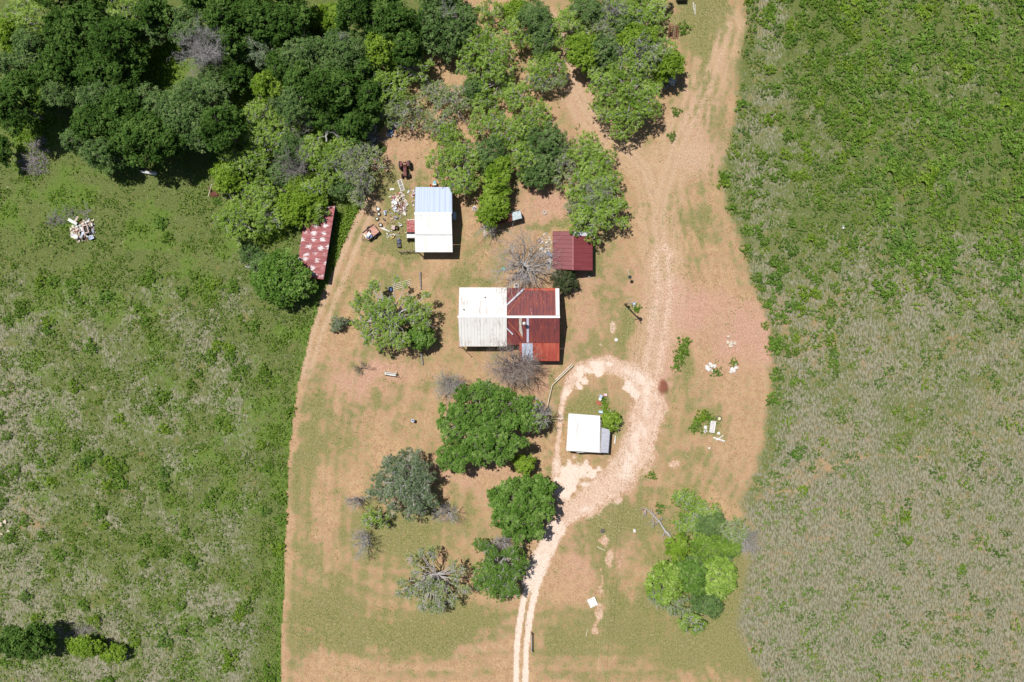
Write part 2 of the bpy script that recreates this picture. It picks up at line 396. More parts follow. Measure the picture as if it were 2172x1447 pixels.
    # mounds and dug strips in the lower yard
    strips = [(1292, 1184, 9, 22, .15), (1276, 1241, 6, 24, .15), (1271, 1300, 10, 24, .2), (1262, 1332, 7, 20, .2), (1282, 1148, 10, 12, 0), (1316, 1192, 2, 20, .5), (1272, 1205, 2, 14, .4), (1430, 983, 13, 12, 0)]
    sx_ = px + (vnoise(px, py, 9, 320) - .5) * 9; sy_ = py + (vnoise(px, py, 9, 321) - .5) * 9
    ps = np.maximum.reduce([blob(sx_, sy_, *s) for s in strips]); ps = sstep(ps + rag * .5, .25, .5)
    grn = grn - ps * 1.2
    gravel = np.maximum(gravel, ps * .45)
    dirtpile = sstep(blob(px + (mid - .5) * 8, py, 1407, 820, 9 + np.clip(py - 805, 0, 20) * .25, 19) + rag * .5, .25, .75)
    burn = sstep(blob(px, py, 1430, 983, 6, 6), .3, .7)
    ash = sstep(blob(px, py, 1300, 697, 9, 22) + rag * .5, .3, .7) * .6
    gravel = np.maximum(gravel, ash)
    grn = np.where(road > .3, grn * (1 - road), grn)
    return dict(ysd=ysd, yard=yb, road=road, gravel=np.clip(gravel, 0, 1), white=np.clip(white, 0, 1), green=np.clip(grn, 0, 1), red=np.clip(red + burn * .5, 0, 1),
                dead=np.clip(dead, 0, 1), lush=np.clip(lush, 0, 1), pale=np.clip(np.maximum(pale, junct), 0, 1), dark=np.clip(dirtpile, 0, 1), ash=ash)

def ground_material():
    m, n, b = nodes('ground_cover')
    v = mapped(n)
    A = nd(n, 'ShaderNodeAttribute', attribute_name='mask_a'); B = nd(n, 'ShaderNodeAttribute', attribute_name='mask_b')
    sa = nd(n, 'ShaderNodeSeparateColor'); sb = nd(n, 'ShaderNodeSeparateColor')
    n.links.new(A.outputs['Color'], sa.inputs[0]); n.links.new(B.outputs['Color'], sb.inputs[0])
    green, gravel, red = sa.outputs; yardA = A.outputs['Alpha']
    dead, lush, pale = sb.outputs; dark = B.outputs['Alpha']
    n1 = noise(n, v, .8, 6, .7); n2 = noise(n, mapped(n, (1, .75, 1), .3), 4.4, 4, .75); n3 = noise(n, mapped(n, (1, 1, 1), .4, (7, 3, 0)), 6.5, 2, .6)
    v2 = mapped(n, (1, .35, 1), .2, (31, 9, 0)); n4 = noise(n, v2, 4.0, 3, .6)
    # bare soil and dry turf
    soil = mix(n, step(n, n1, .35, .65), lin((162, 130, 97)), lin((188, 154, 118)))
    soil = mix(n, mth(n, 'MULTIPLY', step(n, n2, .5, .64), .6), soil, lin((204, 176, 142)))
    soil = mix(n, mth(n, 'MULTIPLY', step(n, n3, .52, .64), .6), soil, lin((118, 92, 70)))
    rs = mix(n, step(n, n2, .35, .65), lin((166, 124, 104)), lin((200, 160, 142)))
    soil = mix(n, mth(n, 'MULTIPLY', red, .8), soil, rs)
    pl = mix(n, step(n, n2, .4, .65), lin((176, 148, 122)), lin((206, 180, 152)))
    soil = mix(n, mth(n, 'MULTIPLY', pale, .75), soil, pl)
    # grass
    gy = mix(n, step(n, n2, .38, .62), lin((104, 108, 60)), lin((142, 136, 90)))           # mown turf
    gf = mix(n, step(n, n2, .36, .62), lin((62, 82, 36)), lin((98, 116, 58)))            # rough field
    gl = mix(n, step(n, n3, .36, .62), lin((60, 90, 28)), lin((92, 124, 44)))
    gd = mix(n, step(n, n4, .38, .62), lin((94, 96, 74)), lin((146, 144, 126)))
    gf = mix(n, step(n, mth(n, 'MULTIPLY_ADD', n3, .9, mth(n, 'SUBTRACT', lush, .45)), .4, .75), gf, gl)
    gf = mix(n, mth(n, 'MULTIPLY', step(n, mth(n, 'ADD', mth(n, 'MULTIPLY_ADD', n4, 1.3, mth(n, 'MULTIPLY', n1, 1.3)), mth(n, 'SUBTRACT', dead, 1.3)), .2, .8), .9), gf, gd)
    grass = mix(n, yardA, gf, gy)
    fac = mth(n, 'ADD', green, mth(n, 'ADD', mth(n, 'MULTIPLY', mth(n, 'SUBTRACT', n2, .5), 2.0), mth(n, 'MULTIPLY', mth(n, 'SUBTRACT', n1, .5), 2.2)))
    col = mix(n, mth(n, 'MULTIPLY', step(n, fac, .15, .8), .92), soil, grass)
    # gravel
    gr = mix(n, step(n, n2, .4, .62), lin((190, 160, 138)), lin((214, 188, 168)))
    gr = mix(n, mth(n, 'MULTIPLY', step(n, n3, .5, .64), .35), gr, lin((190, 152, 132)))
    W = nd(n, 'ShaderNodeAttribute', attribute_name='white_gravel')
    gw = mix(n, step(n, n3, .42, .62), lin((224, 206, 190)), lin((208, 186, 168)))
    gr = mix(n, step(n, mth(n, 'ADD', W.outputs['Fac'], mth(n, 'MULTIPLY', mth(n, 'SUBTRACT', n1, .5), 1.1)), .1, 1.0), gr, gw)
    gfac = mth(n, 'ADD', gravel, mth(n, 'ADD', mth(n, 'MULTIPLY', mth(n, 'SUBTRACT', n2, .5), 1.7), mth(n, 'MULTIPLY', mth(n, 'SUBTRACT', n1, .5), 1.0)))
    col = mix(n, step(n, gfac, .15, .8), col, gr)
    col = mix(n, mth(n, 'MULTIPLY', dark, .85), col, lin((118, 66, 48)))
    n.links.new(col, b.inputs['Base Color']); b.inputs['Roughness'].default_value = .95
    b.inputs['Specular IOR Level'].default_value = .1
    bp = nd(n, 'ShaderNodeBump'); bp.inputs['Strength'].default_value = .3; bp.inputs['Distance'].default_value = .12
    n.links.new(mth(n, 'ADD', n2, mth(n, 'MULTIPLY', n1, .6)), bp.inputs['Height']); n.links.new(bp.outputs[0], b.inputs['Normal'])
    return m
GROUND = ground_material()

GX = np.linspace(-250, 2422, 760); GY = np.linspace(-230, 1680, 546)
gx, gy = np.meshgrid(GX, GY)
T = terrain(gx.ravel(), gy.ravel())
def relief(px, py):
    x = np.asarray(px, float); y = np.asarray(py, float)
    return (fbm(x, y, 120, 5, 2) - .5) * .25
gz = relief(gx.ravel(), gy.ravel()) + T['dark'] * .35 - T['road'] * .06
gv = np.stack([(gx.ravel() - 1086) * S, (723.5 - gy.ravel()) * S, gz], 1)
nx, ny = len(GX), len(GY)
ii = (np.arange(ny - 1)[:, None] * nx + np.arange(nx - 1)[None, :]).ravel()
quads = np.stack([ii, ii + nx, ii + nx + 1, ii + 1], 1)
cell = lambda a: a[quads].mean(1)
is_road = cell(T['road']) > .5; is_yard = (cell(T['ysd']) > 0) & ~is_road
def sheet(name, sel, ring=False):
    q = quads[sel]; used = np.unique(q); re = np.full(len(gv), -1); re[used] = np.arange(len(used))
    vs = gv[used]; fs = re[q]; t = {k: v[used] for k, v in T.items()}
    extra = 0
    if ring:     # one big flat apron out to the horizon, joined at the edge of the detailed sheet
        x0, x1 = gv[:, 0].min(), gv[:, 0].max(); y0, y1 = gv[:, 1].min(), gv[:, 1].max(); B = 3000
        xs = [-B, x0, x1, B]; ys = [-B, y0, y1, B]
        o = len(vs); ev = [(x, y, -.13) for y in ys for x in xs]
        ef = [(o + j * 4 + i, o + j * 4 + i + 1, o + j * 4 + i + 5, o + j * 4 + i + 4) for j in range(3) for i in range(3) if not (i == 1 and j == 1)]
        vs = np.concatenate([vs, np.array(ev)]); fs = np.concatenate([fs, np.array(ef)]); extra = 16
    pad = lambda a, val=0.0: np.concatenate([a.astype(float), np.full(extra, val)])
    me = npmesh(name, vs, 4, GROUND, faces=fs, smooth=True)
    a = np.stack([pad(t['green'], .7), pad(t['gravel']), pad(t['red']), pad(t['yard'])], 1)
    b = np.stack([pad(t['dead'], .4), pad(t['lush'], .3), pad(t['pale']), pad(t['dark'])], 1)
    for nm, arr in (('mask_a', a), ('mask_b', b)):
        at = me.attributes.new(nm, 'FLOAT_COLOR', 'POINT'); at.data.foreach_set('color', arr.astype(np.float32).ravel())
    at = me.attributes.new('white_gravel', 'FLOAT', 'POINT'); at.data.foreach_set('value', pad(t['white']).astype(np.float32))
    o = link(bpy.data.objects.new(name, me)); o['kind'] = 'structure'; return o
sheet('ground', ~is_road & ~is_yard, True)
sheet('yard', is_yard)
sheet('driveway', is_road)

# ---------------------------------------------------------------- vegetation
def leaf_quads(pos, nrm, size, rs):
    """one small four-sided leaf spray per position, facing nrm"""
    n = nrm / (np.linalg.norm(nrm, axis=1, keepdims=True) + 1e-9)
    t = rs.normal(size=n.shape); u = np.cross(n, t); u /= (np.linalg.norm(u, axis=1, keepdims=True) + 1e-9); v = np.cross(n, u)
    s = size[:, None]; a = .55 + .45 * rs.rand(len(pos))[:, None]
    q = np.stack([pos + u * s, pos + v * s * a * .8 + u * s * .1, pos - u * s * .9, pos - v * s * a * .7 - u * s * .15], 1)
    return q.reshape(-1, 3)

def seg_mesh(segs, n=4):
    """tapered tubes from (p0, p1, r0, r1) rows"""
    A = np.array([s[0] for s in segs], float); B = np.array([s[1] for s in segs], float)
    r0 = np.array([s[2] for s in segs])[:, None]; r1 = np.array([s[3] for s in segs])[:, None]
    d = B - A; d /= (np.linalg.norm(d, axis=1, keepdims=True) + 1e-9)
    ref = np.where(np.abs(d[:, 2:3]) < .9, np.array([[0, 0, 1.]]), np.array([[1., 0, 0]]))
    u = np.cross(d, ref); u /= (np.linalg.norm(u, axis=1, keepdims=True) + 1e-9); v = np.cross(d, u)
    rings = []
    for p, r in ((A, r0), (B, r1)):
        for i in range(n):
            t = 2 * math.pi * i / n; rings.append(p + u * r * math.cos(t) + v * r * math.sin(t))
    V = np.stack(rings, 1).reshape(-1, 3)
    base = np.arange(len(segs))[:, None] * 2 * n
    F = np.concatenate([base + np.array([[i, (i + 1) % n, n + (i + 1) % n, n + i]]) for i in range(n)])
    return V, F

def curve(segs, a, b, r0, r1, rnd, k=3, wob=.12):
    a = np.array(a, float); b = np.array(b, float); L = np.linalg.norm(b - a); p = a
    for i in range(1, k + 1):
        q = a + (b - a) * i / k
        if i < k: q = q + np.array([rnd.gauss(0, wob * L / k), rnd.gauss(0, wob * L / k), rnd.gauss(0, wob * L / k * .6)])
        segs.append((p, q, r0 + (r1 - r0) * (i - 1) / k, r0 + (r1 - r0) * i / k)); p = q

def grow(segs, p, d, L, r, depth, rnd, spread=.65, kids=4, minr=.012):
    """a wandering branch with side branches; returns its tip"""
    k = 3; d = np.array(d, float)
    for i in range(k):
        d = d + np.array([rnd.gauss(0, .16), rnd.gauss(0, .16), rnd.gauss(0, .1)]); d /= np.linalg.norm(d)
        q = p + d * L / k; rr = r * (1 - .22 * (i + 1)); segs.append((p, q, max(r * (1 - .22 * i), minr), max(rr, minr)))
        if depth > 0:
            for _ in range(kids if i < k - 1 else kids + 1):
                if rnd.random() < .8:
                    e = d + np.array([rnd.gauss(0, spread), rnd.gauss(0, spread), rnd.gauss(0.05, spread * .6)]); e /= np.linalg.norm(e)
                    grow(segs, q, e, L * rnd.uniform(.4, .68), max(rr * .55, minr), depth - 1, rnd, spread, kids, minr)
        p = q
    return p

KIND = {  # tuft radius, leaf count, leaf size, cover, lobe share, twigs, bark
    'oak':   (.48, 15, (.13, .25), 1.9, .40, 1, BARK),
    'olive': (.42, 15, (.10, .19), 1.7, .40, 4, BARK),
    'lime':  (.42, 15, (.12, .21), 1.8, .42, 2, BARK),
    'mesq':  (.34, 13, (.08, .16), .95, .29, 4, PALEW),
    'pale':  (.32, 9, (.08, .15), .75, .28, 8, PALEW),
    'leafy': (.46, 13, (.16, .27), 1.7, .34, 4, BARK),
    'sage':  (.36, 14, (.08, .15), 1.5, .30, 8, PALEW),
    'bronze': (.36, 14, (.10, .17), 1.9, .45, 2, BARK),
}
def crown_lobes(R1, R2, rot, h, rnd, share, n=None):
    Rm = min(R1, R2); rl0 = max(.7, Rm * share)
    n = n or int(max(5, (1.25 if share < .31 else 2.07) * R1 * R2 / (rl0 * rl0))); out = []
    gap = .86 if share < .31 else .72
    for i in range(n * 30):
        if len(out) >= n: break
        a = rnd.uniform(0, 2 * math.pi); q = math.sqrt(rnd.random()); rl = rl0 * rnd.uniform(.7, 1.2)
        x = q * math.cos(a) * max(R1 - rl * .75, .2); y = q * math.sin(a) * max(R2 - rl * .75, .2)
        if any(math.hypot(x - o[0], y - o[1]) < gap * min(rl, o[3]) for o in out): continue
        top = h * (1 - .34 * q * q) * rnd.uniform(.86, 1.0)
        out.append((x * math.cos(rot) - y * math.sin(rot), x * math.sin(rot) + y * math.cos(rot), max(top - rl * .8, .35 * rl), rl))
    return out

NT = [0]
def tree(kind, px, py, rx, ry, h, label, rot=0.0, lobes=None, name=None, cat='tree', group=None, cover=1.0, twigs=None, leafm=None, base=None):
    NT[0] += 1; seed = NT[0] * 7919 % 100003
    rnd = random.Random(seed); rs = np.random.RandomState(seed)
    tr, nl, (s0, s1), cov, share, tw, bark = KIND[kind]
    if twigs is not None: tw = twigs
    zc = h * .78; k = S * (H - zc) / H
    cx, cy, _ = P(px, py, zc)
    if lobes:
        L = []
        for lx, ly, lr in lobes:
            rl = lr * k; d = math.hypot(lx - px, ly - py) / max(rx, ry)
            top = h * (1 - .32 * min(d, 1.2) ** 2) * rnd.uniform(.88, 1.0)
            # fill every drawn lobe with smaller ones
            sub = crown_lobes(rl, rl, 0, 1, rnd, .5 if rl > 1.6 else .8, 5 if rl > 1.6 else 2)
            for sx, sy, _, sr in sub:
                L.append(((lx - px) * k + sx, -(ly - py) * k + sy, max(top * rnd.uniform(.85, 1) - sr * .8, .4), sr))
    else:
        L = crown_lobes(rx * k, ry * k, rot, h, rnd, share)
    bx, by = (cx, cy) if base is None else P(base[0], base[1], 0)[:2]
    root = thing(name or ('tree' if cat == 'tree' else cat), label, cat, (bx, by, 0), group)
    o3 = np.array([bx, by, 0.])
    # limbs
    segs = []; tk = max(.09, .035 * h); fork = h * (.3 if h > 3 else .12)
    top = np.array([cx + rnd.gauss(0, .2), cy + rnd.gauss(0, .2), fork]); basep = np.array([bx, by, -.1])
    curve(segs, basep, top, tk * 1.25, tk, rnd, 3, .06)
    for lx, ly, lz, rl in L:
        c = np.array([cx + lx, cy + ly, lz])
        mid = top + (c - top) * .5 + np.array([0, 0, .12 * h])
        curve(segs, top, mid, tk * .5, tk * .34, rnd, 2, .15); curve(segs, mid, c, tk * .34, tk * .18, rnd, 2, .2)
        for _ in range(tw):
            e = np.array([rnd.gauss(0, 1), rnd.gauss(0, 1), abs(rnd.gauss(.5, .6))]); e /= np.linalg.norm(e)
            q = c + e * rl * rnd.uniform(.75, 1.2)
            curve(segs, c, q, .042, .018, rnd, 2, .3)
            if rnd.random() < .7:
                q2 = q + np.array([rnd.gauss(0, .3), rnd.gauss(0, .3), rnd.gauss(.05, .15)]); segs.append((c + (q - c) * .55, q2, .024, .012))
    V, F = seg_mesh(segs, 5 if h > 5 else 4)
    me = npmesh('trunk', V - o3, 4, bark, faces=F, smooth=True); link(bpy.data.objects.new('trunk', me), root)
    # leaves
    Ps, Ns, Ss, Ts = [], [], [], []
    sc_ = 1.0 if h > 3 else .75
    for lx, ly, lz, rl in L:
        c = np.array([cx + lx, cy + ly, lz]); ltone = rs.normal(0, .10)
        m = int(cov * cover * 3.4 * rl * rl / (tr * tr * sc_ * sc_ * 1.6)) + 3
        d = rs.normal(size=(m, 3)); d[:, 2] = np.abs(d[:, 2]) * .95 - .15; d /= np.linalg.norm(d, axis=1, keepdims=True)
        airy = kind in ('mesq', 'pale', 'sage', 'lime')
        tp = c + d * rl * (rs.uniform(.55, 1.2, (m, 1)) if airy else rs.uniform(.7, 1.15, (m, 1))) * np.array([1, 1, .7 if airy else .8]) + rs.normal(0, .12 * rl, (m, 3)) * np.array([1, 1, .3])
        trr = tr * sc_ * rs.uniform(.6, 1.25, m)
        tt = .5 + ltone + rs.normal(0, .13, m)
        idx = np.repeat(np.arange(m), nl); N = len(idx)
        off = rs.normal(size=(N, 3)); off /= np.linalg.norm(off, axis=1, keepdims=True); off *= (rs.rand(N, 1) ** .5) * trr[idx][:, None] * np.array([1, 1, .7])
        Ps.append(tp[idx] + off); Ns.append(off * .7 / tr + d[idx] * .45 + np.array([0, 0, 1.05]) + rs.normal(0, .45, (N, 3)))
        Ss.append(rs.uniform(s0, s1, N) * sc_); Ts.append(tt[idx] + rs.normal(0, .1, N))
    Pp = np.concatenate(Ps); Pp[:, 2] = np.maximum(Pp[:, 2], .08)
    V = leaf_quads(Pp, np.concatenate(Ns), np.concatenate(Ss), rs)
    me = npmesh('crown', V - o3, 4, LEAF[leafm or kind], attr=np.clip(np.concatenate(Ts), 0, 1)); link(bpy.data.objects.new('crown', me), root)
    return root

def bare_tree(px, py, rx, ry, h, label, base=None, mat=DEADW, depth=3, limbs=8, kids=2, lean=(0, 0), name='bare_tree', group=None, trunk=None):
    NT[0] += 1; rnd = random.Random(NT[0] * 131)
    k = S * (H - h * .6) / H; cx, cy, _ = P(px, py, h * .6); r1, r2 = rx * k, ry * k
    bx, by = (cx, cy) if base is None else P(base[0], base[1], 0)[:2]
    root = thing(name, label, 'tree', (bx, by, 0), group)
    main = []; fine = []; tk = trunk or max(.08, .03 * h)
    top = np.array([bx + (cx - bx) * .25, by + (cy - by) * .25, h * .28])
    curve(main, (bx, by, -.1), top, tk * 1.2, tk, rnd, 3, .08)
    for i in range(limbs):
        a = 2 * math.pi * (i + rnd.uniform(-.3, .3)) / limbs; q = rnd.uniform(.4, .85)
        tip = np.array([cx + r1 * q * math.cos(a), cy + r2 * q * math.sin(a), h * rnd.uniform(.55, .95)])
        curve(main, top, tip, tk * .62, tk * .26, rnd, 4, .2)
        pts = [s[1] for s in main[-4:]]
        for j, p in enumerate(pts):
            for _ in range(kids + 1):
                out = (p - np.array([cx, cy, h * .3])); out = out / (np.linalg.norm(out) + 1e-6)
                d = out + np.array([rnd.gauss(0, .6), rnd.gauss(0, .6), rnd.gauss(.1, .4)]); d /= np.linalg.norm(d)
                grow(fine, p, d, min(r1, r2) * rnd.uniform(.4, .75), tk * .17, depth - 2, rnd, .7, 2, .011)
    for nm, sg in (('trunk', main), ('crown', fine)):
        V, F = seg_mesh(sg, 4 if nm == 'trunk' else 3)
        me = npmesh(nm, V - np.array([bx, by, 0]), 4, mat, faces=F, smooth=True); link(bpy.data.objects.new(nm, me), root)
    return root
# ---------------------------------------------------------------- buildings
def rib_roof(mb, e0, e1, r1, r0, pitch=.55, t=.05, rib=.03):
    """sheet roof: eave e0-e1, ridge r0-r1 (world points); ribs run from eave to ridge"""
    e0, e1, r0, r1 = [np.array(p, float) for p in (e0, e1, r0, r1)]
    mb.slab([tuple(p) for p in (e0, e1, r1, r0)], t)
    n = max(2, int(np.linalg.norm(e1 - e0) / pitch))
    for i in range(n + 1):
        f = min(max(i / n, .004), .996); a = e0 + (e1 - e0) * f; b = r0 + (r1 - r0) * f
        u = (e1 - e0) / np.linalg.norm(e1 - e0) * .035
        up = np.array([0, 0, rib])
        mb.add([a - u, a + u, b + u, b - u, a + up, b + up], [(0, 4, 5, 3), (1, 2, 5, 4), (0, 1, 4), (3, 5, 2)])
def streak_roof(name, base1, base2, streak, lo, sx, sy, streak2=None, rot=0.0, sc2=1.0):
    m, n, b = nodes(name)
    v = mapped(n, (sx, sy, 1), rot); f = noise(n, v, 1.0, 4, .65)
    c = mix(n, step(n, f, .4, .6), lin(base1), lin(base2))
    v3 = mapped(n, (sx * 2.2, sy * 1.3, 1), rot, (3, 5, 0)); f3 = noise(n, v3, 1.0, 3, .7)
    if streak2: c = mix(n, mth(n, 'MULTIPLY', step(n, f3, .5, .62), .7), c, lin(streak2))
    v2 = mapped(n, (sx * 1.7 * sc2, sy * .8 * sc2, 1), rot, (11, 2, 0)); f2 = noise(n, v2, 1.0, 5, .75)
    c = mix(n, step(n, f2, lo, lo + .05), c, lin(streak))
    n.links.new(c, b.inputs['Base Color']); b.inputs['Roughness'].default_value = .6
    return m
def stripe_roof(name, c1, c2, dirt, rot, pitch=.55):
    """painted ribbed sheet: faint darker stripe in every rib trough, uneven grime"""
    m, n, b = nodes(name)
    v = mapped(n, (1, 1, 1), rot)
    wv = nd(n, 'ShaderNodeTexWave', wave_type='BANDS', bands_direction='X'); wv.inputs['Scale'].default_value = .314 / pitch; n.links.new(v, wv.inputs['Vector'])
    wv.inputs['Distortion'].default_value = .3
    f = noise(n, mapped(n, (2.4, .16, 1), rot), 1.0, 4, .7); g = noise(n, mapped(n, (.12, .12, 1), rot, (5, 1, 0)), 1.0, 2)
    c = mix(n, mth(n, 'MULTIPLY', step(n, wv.outputs['Fac'], .5, .9), .5), lin(c1), lin(c2))
    c = mix(n, mth(n, 'MULTIPLY', step(n, f, .45, .75), step(n, g, .42, .62)), c, lin(dirt))
    n.links.new(c, b.inputs['Base Color']); b.inputs['Roughness'].default_value = .5
    return m

HROOFW = stripe_roof('white_house_roof', (228, 225, 220), (206, 198, 192), (176, 164, 154), 0)
BARNW = stripe_roof('white_barn_roof', (232, 232, 228), (216, 214, 206), (198, 190, 176), 0)
BARNB = stripe_roof('blue_grey_barn_roof', (178, 190, 214), (160, 172, 198), (166, 178, 200), 0, .9)
GARW = stripe_roof('white_garage_roof', (230, 230, 228), (208, 206, 202), (194, 188, 180), -.06, .5)
GARG = pm('grey_lean_to_roof', (190, 190, 198), (176, 176, 186), 1.5, .5, 0, (.2, 2.5, 1))
HROOFR = streak_roof('rusty_house_roof', (106, 54, 56), (124, 60, 56), (206, 170, 160), .64, 1.6, .14, (146, 70, 54))
HROOFO = streak_roof('orange_rusted_porch_roof', (160, 70, 54), (176, 86, 66), (200, 150, 132), .72, 1.8, .2, (148, 60, 50))
MAROON = streak_roof('maroon_shed_roof', (112, 44, 48), (120, 50, 54), (170, 120, 122), .80, .12, 1.8, (124, 56, 60))
FLAKE = None
def flake_roof():
    m, n, b = nodes('flaking_red_roof')
    r = R(9.2)
    v = mapped(n, (.35, 2.2, 1), r); f = noise(n, v, 1.2, 4, .6)
    c = mix(n, step(n, f, .4, .6), lin((136, 72, 74)), lin((162, 92, 90)))
    vp = mapped(n, (.56, .82, 1), r)
    vo = nd(n, 'ShaderNodeTexVoronoi', feature='F1'); vo.inputs['Scale'].default_value = 1.0; vo.inputs['Randomness'].default_value = .45; n.links.new(vp, vo.inputs['Vector'])
    rag = noise(n, mapped(n, (1.2, 3.4, 1), r), 1.6, 4, .75)
    d = mth(n, 'SUBTRACT', mth(n, 'ADD', vo.outputs['Distance'], mth(n, 'MULTIPLY', mth(n, 'SUBTRACT', rag, .5), 1.3)), .0)
    c = mix(n, step(n, d, .34, .24), c, lin((206, 196, 196)))
    n.links.new(c, b.inputs['Base Color']); b.inputs['Roughness'].default_value = .7
    return m
FLAKE = flake_roof()

def walls(name, parent, pts, tops, mat, t=.12):
    """closed wall ring: ground points pts with the height of the wall top at each"""
    mb = MB(); n = len(pts); c = np.mean(np.array(pts), 0)
    inn = [tuple(np.array(p) + (c - np.array(p)) / np.linalg.norm(c - np.array(p)) * t * 1.4) for p in pts]
    vs = [(x, y, -.1) for x, y in pts] + [(x, y, h) for (x, y), h in zip(pts, tops)] + [(x, y, -.1) for x, y in inn] + [(x, y, h) for (x, y), h in zip(inn, tops)]
    fs = []
    for i in range(n):
        j = (i + 1) % n
        fs += [(i, j, n + j, n + i), (2 * n + j, 2 * n + i, 3 * n + i, 3 * n + j), (n + i, n + j, 3 * n + j, 3 * n + i)]
    mb.add(vs, fs); return obj(name, mb, mat, parent)
def G(px, py, z=0): return P(px, py, z)
def door(parent, p, d, ang, w=.95, h=2.05, mat=None, name='door'):
    mb = MB().box((p[0], p[1], h / 2), (w, .07, h), ang); o = obj(name, mb, mat or BROWN, parent)
    k = MB().box((p[0] + .35 * math.cos(ang) + d[0] * .06, p[1] + .35 * math.sin(ang) + d[1] * .06, 1.0), (.06, .06, .06), ang); obj('handle', k, BLACK, o); return o
def window(parent, p, ang, w=1.0, h=1.1, z=1.5):
    mb = MB()
    for dz in (-h / 2, h / 2): mb.box((p[0], p[1], z + dz), (w + .1, .09, .08), ang)
    for s in (-1, 1): mb.box((p[0] + s * w / 2 * math.cos(ang), p[1] + s * w / 2 * math.sin(ang), z), (.08, .085, h - .08), ang)
    o = obj('window', mb, WHITEP, parent)
    obj('pane', MB().box((p[0], p[1], z), (w - .08, .03, h - .08), ang), GLASSD, o); return o

# --- white barn: gable with a low lean-to at the south end
b = thing('metal_barn', 'tall shed with bluish metal and bright white roof beside the scrap heap', 'shed', G(922, 470))
ze, zr, zk, zl = 3.5, 4.6, 3.7, 2.9
rp = MB(); rib_roof(rp, G(881, 397, ze), G(957, 397, ze), G(957.5, 452.6, zr), G(880, 452.6, zr), .9, .06)
obj('roof', rp, BARNB, b)
rp = MB(); rib_roof(rp, G(957.5, 453.2, zr), G(879.5, 453.2, zr), G(880, 498, zk), G(959, 498, zk), .45, .06)
r2 = obj('roof', rp, BARNW, b); r2['label'] = 'white southern roof slope'
rp = MB(); rib_roof(rp, G(959, 499, zk - .03), G(880, 499, zk - .03), G(881, 535, zl), G(960, 535, zl), .45, .06, .012)
obj('lean_to_roof', rp, WHITE, b)
rc = MB(); rc.slab([G(878.5, 450.8, zr + .05), G(878.5, 455.5, zr + .05), G(957.8, 455.5, zr + .05), G(957.8, 450.8, zr + .05)], .04); obj('ridge_cap', rc, WHITE, b)
fa = MB(); fa.add([G(957, 397, ze - .02), G(958.5, 397, ze - .02), G(959, 452.6, zr - .02), G(957.5, 452.6, zr - .02), G(957, 397, ze - .2), G(958.5, 397, ze - .2), G(959, 452.6, zr - .2), G(957.5, 452.6, zr - .2)],
    [(0, 3, 2, 1), (1, 2, 6, 5), (5, 6, 7, 4), (0, 1, 5, 4), (0, 4, 7, 3)]); obj('fascia', fa, GALV, b)
wp = [G(887, 409)[:2], G(887, 497)[:2], G(959, 497)[:2], G(959, 467)[:2], G(959, 409)[:2]]
walls('wall', b, wp, [3.3, 3.5, 3.5, 4.3, 3.3], TINW)
x0 = G(886, 530)[0]
for px_ in (888, 922, 957): obj('post', MB().box((G(px_, 536)[0], G(0, 536)[1], 1.38), (.14, .14, 2.85)), WOOD, b)
door(b, G(923, 497.8), (0, -1), 0, 2.6, 2.3, GALV); door(b, G(959.8, 430), (1, 0), R(90), mat=WALLW)
aw = MB(); aw.slab([G(959.5, 449, 2.3), G(959.5, 466, 2.3), G(968, 465.5, 2.1), G(967.5, 450, 2.1)], .05); obj('awning', aw, GALV, b)

# --- farmhouse: wide white gable joined to a rusty red gable with porch roof
hs = thing('farmhouse', 'farmhouse with half white and half rusty red metal roof in the yard centre', 'house', G(1083, 690))
ze, zr = 3.1, 5.2
rp = MB(); rib_roof(rp, G(974, 610, ze), G(1075, 610, ze), G(1075, 672, zr), G(973, 672, zr), .45, .06); obj('white_roof', rp, HROOFW, hs)
rp = MB(); rib_roof(rp, G(1075, 672.4, zr), G(972, 672.4, zr), G(974.5, 735, ze - .1), G(1075, 735, ze - .1), .45, .06); obj('white_roof', rp, HROOFW, hs)
zr2 = 5.1
rp = MB(); rib_roof(rp, G(1075.3, 611, ze), G(1187, 611, ze), G(1187, 672, zr2), G(1075.3, 672, zr2), .55, .06); obj('red_roof', rp, HROOFR, hs)
rp = MB(); rib_roof(rp, G(1187, 672.4, zr2), G(1075.3, 672.4, zr2), G(1108, 727, ze + .25), G(1187, 727, ze + .25), .55, .06); obj('red_roof', rp, HROOFR, hs)
rp = MB(); rp.slab([G(1075.3, 672.6, zr2 - .3), G(1075.3, 732, ze - .1), G(1109, 731, ze - .1)], .06); obj('red_roof', rp, HROOFR, hs)
rp = MB(); rib_roof(rp, G(1186.5, 727.6, ze + .22), G(1101, 727.6, ze + .22), G(1102, 766, 2.4), G(1186.5, 766, 2.4), .55, .06); po = obj('porch_roof', rp, HROOFO, hs)
gp = MB(); gp.slab([G(1107, 728.5, ze + .29), G(1107.5, 766.5, 2.48), G(1130, 766.5, 2.48), G(1130, 728.5, ze + .29)], .03); obj('patch_sheet', gp, pm('pale_blue_sheet', (192, 202, 222), (172, 180, 196), 4, .45), po)
def onroof(px, py, north, dz=.05):   # height of the red gable at a photo pixel
    f = (py - 611) / 61.0 if north else (727 - py) / 54.6
    z0, z1 = (ze, zr2) if north else (ze + .25, zr2)
    return P(px, py, z0 + (z1 - z0) * f + dz)
def strip(name, pts, north, mat, dz=.05, t=.03, parent=hs):
    return obj(name, MB().slab([onroof(x, y, north, dz) for x, y in pts], t), mat, parent)
SILV = pm('silver_flashing', (206, 208, 214), (186, 188, 196), 3, .5)
strip('valley_flashing', [(1075, 645), (1075, 649), (1114, 612.5), (1109, 612)], True, SILV, .09)
